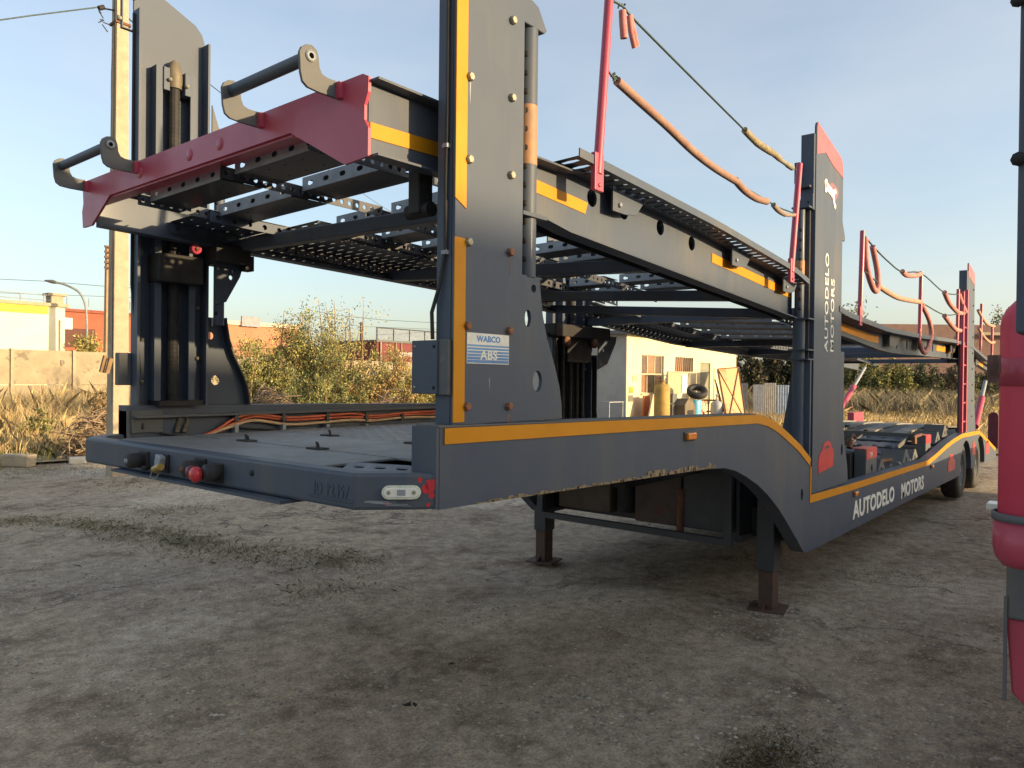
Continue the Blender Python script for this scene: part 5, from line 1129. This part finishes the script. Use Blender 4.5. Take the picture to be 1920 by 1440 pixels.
# objects leaning or standing along the workshop, Y about 13
def spot(px, Y=13.2): return P(px, 760, Y=Y).x
def zpx(px, py, Y=13.2): return P(px, py, Y=Y).z
yard = {}
x = spot(1241, 12.6); z = zpx(1241, 722, 12.6)
yc = thing('yellow_cylinder', (x,12.6,0), 'tall faded yellow drum column before the workshop window', 'gas cylinder')
MB().lathe([(0,0),(.27,0),(.28,.05),(.28,z-.08),(.24,z),(.10,z+.04),(.10,z+.12),(0,z+.12)], (x,12.6,0), n=22).build('body', mat('worn_yellow', (.46,.28,.05), .7, 0, 0, (.32,.19,.05), 4, spots=(6,.58,(.28,.20,.10))), yc)
MB().lathe([(.13,z+.12),(.13,z+.17),(0,z+.17)], (x,12.6,0), n=14).build('cap', M['wood'], yc)
xa, xb = spot(1207,13.6), spot(1222,13.6)
tag(MB().prism([(xa,0),(xb,0),(xb-.1,zpx(1216,742,13.6)),(xa+.05,zpx(1209,742,13.6))], 'Y', 13.62, 13.68).build('wooden_board', mat('orange_board', (.55,.17,.05), .7, 0, 0, (.45,.14,.05), 3), None), 'orange board leaning under the large workshop window', 'board')
xa, xb = spot(1222,13.3), spot(1231,13.3)
tag(MB().prism([(xa-.3,0),(xb-.1,0),(xb+.15,zpx(1230,738,13.3)),(xa+.15,zpx(1224,740,13.3))], 'Y', 13.32, 13.38).build('pale_board', mat('pale_ply', (.62,.48,.30), .8, 0, 0, (.5,.38,.24), 3), None), 'pale plywood offcut leaning beside the yellow drum', 'board')
# rack with a machine in it
xa, xb = spot(1247,13.4), spot(1300,13.4); zr_ = zpx(1270,698,13.4)
rk_ = thing('shelf_frame', ((xa+xb)/2,13.4,0), 'open metal rack frame standing under the small barred window', 'rack')
for x in (xa, xb-.6, xb): MB().tube([(x,13.3,0),(x,13.3,zr_)], .035, 6).build('upright', fr_, rk_)
for z in (.5, zr_): MB().tube([(xa,13.3,z),(xb,13.3,z)], .035, 6).build('shelf_bar', fr_, rk_)
MB().box((xa+.1,13.35,zpx(1260,740,13.4)),(spot(1275,13.4),13.42,zr_-.05)).build('back_sheet', mat('sage_sheet', (.42,.40,.25), .8), rk_)
MB().box((spot(1277,13.4),13.36,zpx(1283,737,13.4)),(spot(1288,13.4),13.42,zr_-.12)).build('white_panel', M['white'], rk_)
xa, xb = spot(1252,12.9), spot(1277,12.9); z1 = zpx(1262,738,12.9)
tag(MB().box((xa,12.7,0),(xb,13.1,z1*.68)).box((xa+.1,12.75,z1*.70),(xb-.6,13.05,z1)).build('steel_cabinet', mat('dark_grey_cabinet', (.07,.075,.08), .6, .2, 0, (.15,.15,.14), 4), None, bevel=.02), 'dark grey steel cabinet with stacked gear beside the yellow drum', 'cabinet')
xa, xb = spot(1275,12.5), spot(1295,12.5); z1 = zpx(1285,748,12.5)
gn = thing('machine', ((xa+xb)/2,12.5,0), 'dark boxy machine with rounded hood standing under the old tyre', 'machine')
MB().prism([(xa,0),(xb,0),(xb,z1*.7),(xb-.25,z1),(xa+.3,z1*1.02),(xa,z1*.8)], 'Y', 12.3, 12.8).build('body', mat('brown_machine', (.09,.07,.05), .7, 0, 0, (.16,.13,.08), 4), gn, bevel=.02)
MB().box((xa+.2,12.28,z1*.25),(xb-.2,12.298,z1*.6)).build('vent_panel', M['inner'], gn)
ty = thing('old_tyre', (spot(1306,12.4),12.4,zpx(1306,740,12.4)), 'old car tyre tilted on top of the blue barrel', 'tyre')
q9 = Matrix.Rotation(R_(32), 4, Vector((.635,-.773,0)))
tm = MB().lathe([(.20,-.09),(.31,-.10),(.34,-.05),(.34,.05),(.31,.10),(.20,.09),(.19,0),(.20,-.09)], (0,0,.12), n=28); tm.v = [tuple(q9 @ Vector(v)*1.15 + WORLD[ty.name]) for v in tm.v]; tm.build('tyre_ring', M['rubber'], ty)
x = spot(1302,12.6); z1 = zpx(1302,750,12.6)
tag(MB().lathe([(0,0),(.24,0),(.25,.03),(.25,z1-.03),(.24,z1),(0,z1)], (x,12.6,0), n=20).build('blue_barrel', mat('sky_blue_plastic', (.10,.42,.60), .5, 0, .1, (.08,.36,.52), 3), None), 'sky blue plastic barrel standing under the old tyre', 'barrel')
xa, xb = spot(1309,12.7), spot(1321,12.7); z1 = zpx(1315,752,12.7)
tag(MB().prism([(xa,0),(xb,0),(xb-.05,z1),(xa,z1*1.02)], 'Y', 12.6, 12.85, holes=[circ((xa+xb)/2,z1*.35,.12,10,.2)]).build('spotted_box', mat('spotted_box', (.62,.42,.30), .8, 0, 0, (.25,.10,.07), 9, lo=.48, hi=.52), None), 'pink and brown blotched box beside the blue barrel', 'box')
xa, xb = spot(1320,13.2), spot(1334,13.2); z1 = zpx(1327,749,13.2)
st_ = thing('small_stool', ((xa+xb)/2,13.2,0), 'dark small shelf stand between the blotched box and the gas cylinder', 'shelf')
MB().box((xa,13.0,z1-.06),(xb,13.3,z1)).build('top', M['wood'], st_); MB().box((xa,13.02,z1*.45),(xb,13.28,z1*.5)).build('shelf', M['wood'], st_)
for x in (xa, xb-.05): MB().box((x,13.0,0),(x+.05,13.05,z1-.06)).build('leg', M['wood'], st_)
x = spot(1344,12.6); z1 = zpx(1344,752,12.6)
gc = thing('gas_cylinder', (x,12.6,0), 'light grey gas cylinder with a valve before the rusty metal door', 'gas cylinder')
MB().lathe([(0,0),(.24,0),(.25,.04),(.25,z1-.15),(.20,z1-.03),(.08,z1),(.06,z1+.08),(0,z1+.08)], (x,12.6,0), n=20).build('body', mat('grey_cylinder', (.42,.42,.42), .6, 0, 0, (.34,.34,.35), 4), gc)
MB().lathe([(.03,z1+.08),(.03,z1+.22),(.07,z1+.23),(.07,z1+.27),(0,z1+.27)], (x,12.6,0), n=10).build('valve', M['galv'], gc)
# big rusty sheet door with an X brace, leaning
bl, br_, tr_, tl_ = P(1364,783,Y=12.0), P(1398,783,Y=12.0), P(1384,689,Y=12.9), P(1345,692,Y=12.9)
bl.z = br_.z = 0.02
md = thing('metal_door', ((bl+br_)/2).xyz, 'large rusty orange sheet metal door with crossed bars leaning on the workshop', 'door')
nrm = (br_-bl).cross(tl_-bl).normalized()
if nrm.y > 0: nrm = -nrm
def slab4(c4, t_, name, m_, par): 
    vs = [v for v in c4] + [v - nrm*t_ for v in c4]; return MB().add(vs, [(0,1,2,3),(7,6,5,4),(0,4,5,1),(1,5,6,2),(2,6,7,3),(3,7,4,0)]).build(name, m_, par)
slab4([bl,br_,tr_,tl_], .04, 'sheet', mat('orange_rust_sheet', (.58,.32,.14), .7, .1, 0, (.46,.30,.17), .9, spots=(1.6,.56,(.55,.20,.07))), md)
for p0, p1 in ((bl,tr_),(br_,tl_),(bl,br_),(tl_,tr_),(bl,tl_),(br_,tr_)): MB().tube([p0+nrm*.03, p1+nrm*.03], .022, 5).build('brace', M['rust'], md)
for i, (pa, pb_) in enumerate(((1341,1352),(1343,1357))):
    tag(MB().tube([P(pb_+4,785,Y=12.4), P(pa,712+i*6,Y=13.4)], .03, 5).build('leaning_bar', M['rust'] if i else M['wood'], None), ['wooden pole leaning left of the rusty metal door','rusty bar leaning closest to the rusty metal door'][i], 'bar')
# table and sacks at the grey end wall
tb = thing('small_table', (P(1152,770,Y=13.4).x,13.6,0), 'thin legged grey table by the grey end wall', 'table')
xa, xb = P(1138,760,Y=13.4).x, P(1165,755,Y=13.4).x; z1 = P(1150,753,Y=13.4).z
MB().box((xa,13.3,z1-.03),(xb,13.7,z1)).build('table_top', M['galv'], tb)
for x in (xa+.03, xb-.03): MB().tube([(x,13.33,0),(x,13.33,z1-.03)], .02, 6).build('leg', M['galv'], tb)
for i, (px, c_) in enumerate(((1149,(.32,.25,.17)),(1158,(.42,.33,.26)))):
    x = P(px,780,Y=13.0).x; pts_ = RNG.normal(size=(14,3)); bm = bmesh.new()
    for v in pts_: bm.verts.new(Vector(v/np.linalg.norm(v)*(.28,.22,.24)) + Vector((0,0,.22)))
    bmesh.ops.convex_hull(bm, input=bm.verts); me = bpy.data.meshes.new('sack'); bm.to_mesh(me); bm.free(); me.materials.append(mat('sack_%d' % i, c_, .9))
    tag(mesh_obj('sack', me, None, (x,13.0,0)), ['brown crumpled sack on the left under the thin table','pinkish sack lying right of the brown one by the wall'][i], 'sack')

# pale fence sheets and roofs to the right of the workshop
fs_ = thing('sheet_fence', (40, 17, 0), 'row of pale bluish corrugated sheets beyond the dry grass', 'fence')
for i, (pa, pb_, pt, c_) in enumerate(((1392,1402,719,(.45,.47,.50)),(1413,1432,721,(.50,.53,.58)),(1433,1455,718,(.55,.52,.48)),(1456,1484,722,(.38,.46,.58)),(1485,1512,722,(.36,.43,.54)))):
    a, b = P(pa, pt, D=36), P(pb_, pt, D=36); n_ = 12; vs = []
    for k in range(n_+1):
        q_ = a.lerp(b, k/n_); o_ = .05 if k % 2 else 0; vs += [(q_.x-o_,q_.y-o_,0),(q_.x-o_,q_.y-o_,a.z),(q_.x-o_+.02,q_.y-o_+.03,0),(q_.x-o_+.02,q_.y-o_+.03,a.z)]
    fc = []
    for k in range(n_): e = 4*k; g_ = e+4; fc += [(e,g_,g_+1,e+1),(e+2,e+3,g_+3,g_+2),(e+1,g_+1,g_+3,e+3)]
    MB().add(vs, fc).build('corrugated_sheet', mat('sheet_%d' % i, c_, .7, .1), fs_)
bw = thing('brown_building', (P(1770,700,D=95).x, P(1770,700,D=95).y, 0), 'far brown walled building with a pale roof edge rising behind the trailer rear', 'building')
a, b = P(1630, 607, D=95), P(1990, 607, D=95); dd = (b-a).normalized(); bk = Vector((.773,.635,0))*12; zb3 = a.z
vs = [Vector((p.x,p.y,z)) for z in (0, zb3) for p in (a, b, b+bk, a+bk)]
MB().add(vs, [(0,3,2,1),(4,5,6,7),(0,1,5,4),(1,2,6,5),(2,3,7,6),(3,0,4,7)]).build('wall', mat('brown_brick_far', (.20,.125,.105), .9, 0, 0, (.165,.10,.085), 1.5), bw)
a2, b2 = P(1838, 628, D=94), P(1990, 630, D=94); vs = [a2, b2, b2+bk*.05, a2+bk*.05]; vs = vs + [v + Vector((0,0,.35)) for v in vs]
MB().add(vs, [(0,3,2,1),(4,5,6,7),(0,1,5,4),(1,2,6,5),(2,3,7,6),(3,0,4,7)]).build('roof_edge', M['conc'], bw)

# ------------------------------------------------------------------ shrubs and trees
def shrub(name, lab, px0, px1, pyt, D, n, cols, leaf=.07, stems=26, cat='bush', droop=.5, airy=.25, zpow=.7, group=None, base=None, wm=None):
    a, b = P(px0, pyt, D=D), P(px1, pyt, D=D); c = (a+b)/2; hw = (b-a).length/2; h_ = a.z; dirr = (b-a).normalized(); dirr.z = 0
    root = thing(name, (c.x,c.y,0), lab, cat, group); fw = Vector((-dirr.y, dirr.x, 0))
    P_ = []; tb_ = MB()
    for s_ in range(stems):
        u0, v0 = random.uniform(-.85,.85), random.uniform(-.5,.5); hh = h_*(1 - .55*abs(u0)**1.6)*random.uniform(.66,1.0)
        if s_ < 3: hh = h_*random.uniform(.94,1.0); u0 *= .6
        b0 = Vector((c.x,c.y,0)) + dirr*u0*hw*.8 + fw*v0*hw*.6
        tp = b0 + dirr*random.uniform(-.3,.3)*hw + fw*random.uniform(-.3,.3)*hw*.6 + Vector((0,0,hh))
        md_ = b0.lerp(tp, .5) + Vector((random.uniform(-.15,.15)*hw, random.uniform(-.15,.15)*hw, hh*.1))
        cur = [b0, b0.lerp(md_, .5) + Vector((0,0,hh*.03)), md_, md_.lerp(tp, .55), tp]
        tb_.tube(cur, [.03*hh/2.5,.024*hh/2.5,.016*hh/2.5,.010*hh/2.5,.004], 5)
        k = int(n/stems); t_ = RNG.uniform(.04, 1, k)**zpow
        ca_ = np.array([list(v) for v in cur]); seg = np.clip((t_*4).astype(int), 0, 3); fr2 = (t_*4 - seg)[:,None]
        base_ = ca_[seg]*(1-fr2) + ca_[seg+1]*fr2
        # side twigs in bunches
        nb2 = max(4, int(14*hh/3)); bt = RNG.integers(0, nb2, k); bd = RNG.normal(size=(nb2,3)); bd[:,2] = np.abs(bd[:,2])*.3 - droop*.2; bd /= np.linalg.norm(bd, axis=1)[:,None]
        bl_ = RNG.uniform(.25, 1, nb2)*hh*airy*(1.3 - .8*np.linspace(0,1,nb2)); tt = (bt + .5)/nb2
        t2_ = np.clip(tt + RNG.normal(size=k)*.03, .08, 1); seg = np.clip((t2_*4).astype(int), 0, 3); fr2 = (t2_*4 - seg)[:,None]
        base2 = ca_[seg]*(1-fr2) + ca_[seg+1]*fr2; along = RNG.uniform(0,1,k)[:,None]
        pp = base2 + bd[bt]*bl_[bt][:,None]*along + RNG.normal(size=(k,3))*.06*hh/3; pp[:,2] -= droop*.12*hh*along[:,0]**2
        P_.append(pp)
    tb_.build('stem' if cat == 'bush' else 'trunk', wm or M['wood'], root)
    P_ = np.concatenate(P_); P_ = P_[P_[:,2] > .03]; sel = RNG.integers(0, len(cols), len(P_))
    # colour by clump
    sel = (cn(P_[:,0]*1.0, P_[:,2]*1.0+P_[:,1], 1.9/max(h_/3,1))*len(cols)*.999 + RNG.normal(size=len(P_))*.5).clip(0, len(cols)-1).astype(int)
    for i, m_ in enumerate(cols):
        q_ = P_[sel == i]
        if len(q_) > 10: leaf_cloud(q_, leaf, m_, 'foliage' if cat == 'bush' else 'crown', root)
    return root
def lf(name, c, v=.35): return mat(name, c, .75, 0, 0, tuple(x*.7 for x in c), 2, island=v, spec=.2)
g1_, g2_, g3_, g4_ = lf('leaf_olive', (.32,.30,.11)), lf('leaf_green', (.18,.20,.08)), lf('leaf_yellow', (.42,.36,.12)), lf('leaf_ochre', (.44,.30,.13))
dk1, dk2, dk3 = lf('leaf_dark', (.055,.060,.034)), lf('leaf_dark_olive', (.085,.085,.045)), lf('leaf_brown', (.12,.095,.06))
shrub('bush', 'pale straw coloured thicket rising behind the large olive bush', 430, 720, 640, 27, 16000, [g3_, g4_, g1_], .09, 40, airy=.4)
shrub('bush', 'large olive and yellow bush seen under the upper deck left of centre', 450, 690, 575, 21, 34000, [g1_, g2_, g3_], .07, 60, airy=.42)
shrub('bush', 'rounded green bush closest to the flared foot of the far tower', 400, 560, 628, 20, 24000, [g2_, g1_, g3_], .065, 40, airy=.42)
shrub('bush', 'thin sprawling bush with bare sprigs at its top right', 560, 715, 560, 24, 6500, [g1_, g3_, g4_], .07, 22, airy=.45)
shrub('bush', 'low ochre bush trailing right toward the near tower', 625, 850, 650, 20, 26000, [g3_, g1_, g4_], .06, 44, airy=.55)
shrub('bush', 'low green bush at the foot of the big olive bush', 480, 720, 690, 18.5, 20000, [g2_, g1_], .055, 40, airy=.5)
shrub('bush', 'dry yellow reeds beside the right end of the bushes', 730, 880, 672, 23, 9000, [g3_, g4_], .10, 30, airy=.16)
shrub('bush', 'bright yellow green bush beyond the stone wall under the street lamp', 132, 200, 620, 42, 5000, [g3_, g1_], .16, 18)
shrub('bush', 'bare brownish weed bush beside the concrete pole', 165, 225, 728, 15.5, 3500, [g4_, lf('leaf_dry', (.36,.25,.13))], .06, 16, airy=.4)
shrub('bush', 'small green weed tuft before the white rubble blocks', 35, 105, 765, 18, 2600, [g2_, g1_], .06, 14, airy=.45)
shrub('tree', 'hazy far tree left of the fenced maroon roof', 690, 716, 660, 60, 1500, [g2_, g1_], .28, 8, cat='tree')
tl = 'dark trees in a row beyond the workshop'
for (a, b, t_, D_, lab, cs) in ((1372,1440,655,48,'dark tree mass touching the right end of the workshop',[dk1,dk3,dk2]),(1425,1480,648,50,'dark brownish tree in the middle of the row left of the second tower',[dk3,dk2,dk1]),(1465,1530,652,50,'dark tree closest to the left side of the second tower',[dk2,dk1,dk1])):
    shrub('tree', lab, a, b, t_, D_, 5200, cs, .26, 20, cat='tree', airy=.35, group=tl)
rl = 'grey green thicket behind the field'; th1 = lf('leaf_greyish', (.16,.145,.10)); thw = mat('grey_stems', (.22,.19,.14), .9)
for i, (a, b, t_, lab) in enumerate(((1545,1660,672,'leafy green thicket just right of the second tower'),(1610,1720,668,'yellowish green thicket under the middle of the rear deck'),(1665,1775,676,'grey green reeds right of the yellowish thicket'),(1725,1830,680,'dull brown thicket before the red ladder'),(1775,1880,684,'thicket seen between ladder and rear strut'),(1830,1930,686,'thicket at the far right beside the extinguisher'))):
    shrub('tree', lab, a, b, t_, 54+i, 11000, [[g2_,dk2,g1_],[g1_,g2_,g3_],[th1,g2_,dk2],[th1,dk3],[th1,g2_],[g2_,th1]][i], .20, 60, cat='tree', airy=.22, group=rl, wm=thw)
shrub('tree', 'thin leafed tree top showing just right of the second tower', 1560, 1645, 560, 62, 2600, [g1_, g2_], .26, 14, cat='tree', airy=.35)
shrub('tree', 'bare grey tree rising over the brown building at the far right', 1836, 1900, 572, 110, 5200, [dk2, g2_], .34, 26, cat='tree', airy=.3)
# brush piles
def brush(px0, px1, pyt, D, n, lab, m_):
    a, b = P(px0, pyt, D=D), P(px1, pyt, D=D); c = (a+b)/2; hw = (b-a).length/2; hh = a.z; mb = MB(); dirr = (b-a).normalized()
    for i in range(n):
        u = random.uniform(-1,1); o_ = Vector((c.x,c.y,0)) + dirr*u*hw + Vector((-dirr.y,dirr.x,0))*random.uniform(-.5,.5); hz_ = max(.1, hh*(1-u*u*.7))*random.uniform(.1,1)
        d_ = Vector((random.uniform(-1,1),random.uniform(-1,1),random.uniform(-.4,.5))).normalized()*random.uniform(.12,.38); r_ = random.uniform(.005,.022)
        mb.tube([o_+Vector((0,0,hz_))-d_, o_+Vector((random.uniform(-.1,.1),random.uniform(-.1,.1),hz_+random.uniform(-.05,.15))), o_+Vector((0,0,hz_))+d_*random.uniform(.5,1)], [r_,r_*.9,r_*.4], 5)
    mb.v = [(x, y, max(z, .005)) for x, y, z in mb.v]
    tag(mb.build('brush_pile', m_, None), lab, 'brush pile', kind='stuff')
rootm = mat('dead_roots', (.17,.11,.07), .9, 0, 0, (.28,.20,.13), 6)
brush(458, 562, 726, 17, 420, 'tangled pile of dead roots beside the far tower foot', rootm)
brush(690, 762, 738, 17, 300, 'smaller heap of dark roots left of the near tower', rootm)
brush(140, 212, 776, 15, 340, 'dry brushwood heap by the concrete pole', mat('dry_sticks', (.36,.26,.16), .9, 0, 0, (.22,.15,.09), 6))
# rubble
def rock(px, pyb, w_, hgt, dp, lab, m_, rot=.2, name='concrete_block'):
    c = P(px, pyb, Z=0); o = MB().box((c.x-w_/2,c.y-dp/2,-.02),(c.x+w_/2,c.y+dp/2,hgt)).build(name, m_, None, bevel=.03)
    for v in o.data.vertices: v.co += Vector((random.uniform(-1,1),random.uniform(-1,1),random.uniform(-.6,.2)))*hgt*.06
    o.rotation_euler.z = rot; tag(o, lab, 'concrete block'); return o
rock(33, 873, .56, .21, .24, 'rectangular kerb block lying at the yard edge on the far left', M['conc'], R_(-52))
wc = mat('whitewashed_rubble', (.62,.58,.48), .9, 0, 0, (.5,.45,.36), 6)
rock(10, 806, .55, .42, .4, 'white broken block at the left edge before the stone wall', wc, R_(-30))
rock(34, 805, .42, .30, .4, 'smaller white block right of the broken white block', wc, R_(-45))
rock(95, 812, .9, .16, .35, 'flat pale slab half buried beside the brushwood heap', wc, R_(-50))
rock(45, 832, 1.7, .14, .2, 'long low grey slab lying in the weeds on the left', mat('grey_slab', (.28,.27,.25), .9), R_(-46))
rock(146, 868, .3, .12, .2, 'pale stone by the left end of the trailer beam', wc, R_(-20))
c_ = P(90, 812, Z=0)
tag(MB().tube([(c_.x-.5,c_.y+.5,.18),(c_.x+.5,c_.y-.2,.18)], .17, 12).build('rusty_drum', M['rust'], None), 'rusty steel drum lying in the dry grass on the left', 'barrel')

# long unseen block added behind the camera to cast shade over the yard
wh_ = thing('shade_block', (-10, -24, 0), 'long unseen building block added on the sunny side to shade the yard', 'building')
wx0, wx1, wh = -60, 17.6, 6.13
MB().box((wx0,-28,0),(wx1,-20.2,wh)).build('wall', mat('shade_block_plaster', (.42,.37,.30), .9, 0, 0, (.36,.32,.26), 1, bump=.2, bscale=10), wh_)
MB().box((wx0-.3,-28.3,wh),(wx1+.3,-19.9,wh+.2)).build('roof', MATS['slate_roof'], wh_)
for i in range(14): MB().box((-55+i*5,-20.2,1.4),(-52.6+i*5,-20.15,2.9)).build('window', glass, wh_)
for o in list(bpy.data.objects):
    if o.type == 'EMPTY' and not o.children and o.parent is None: bpy.data.objects.remove(o)
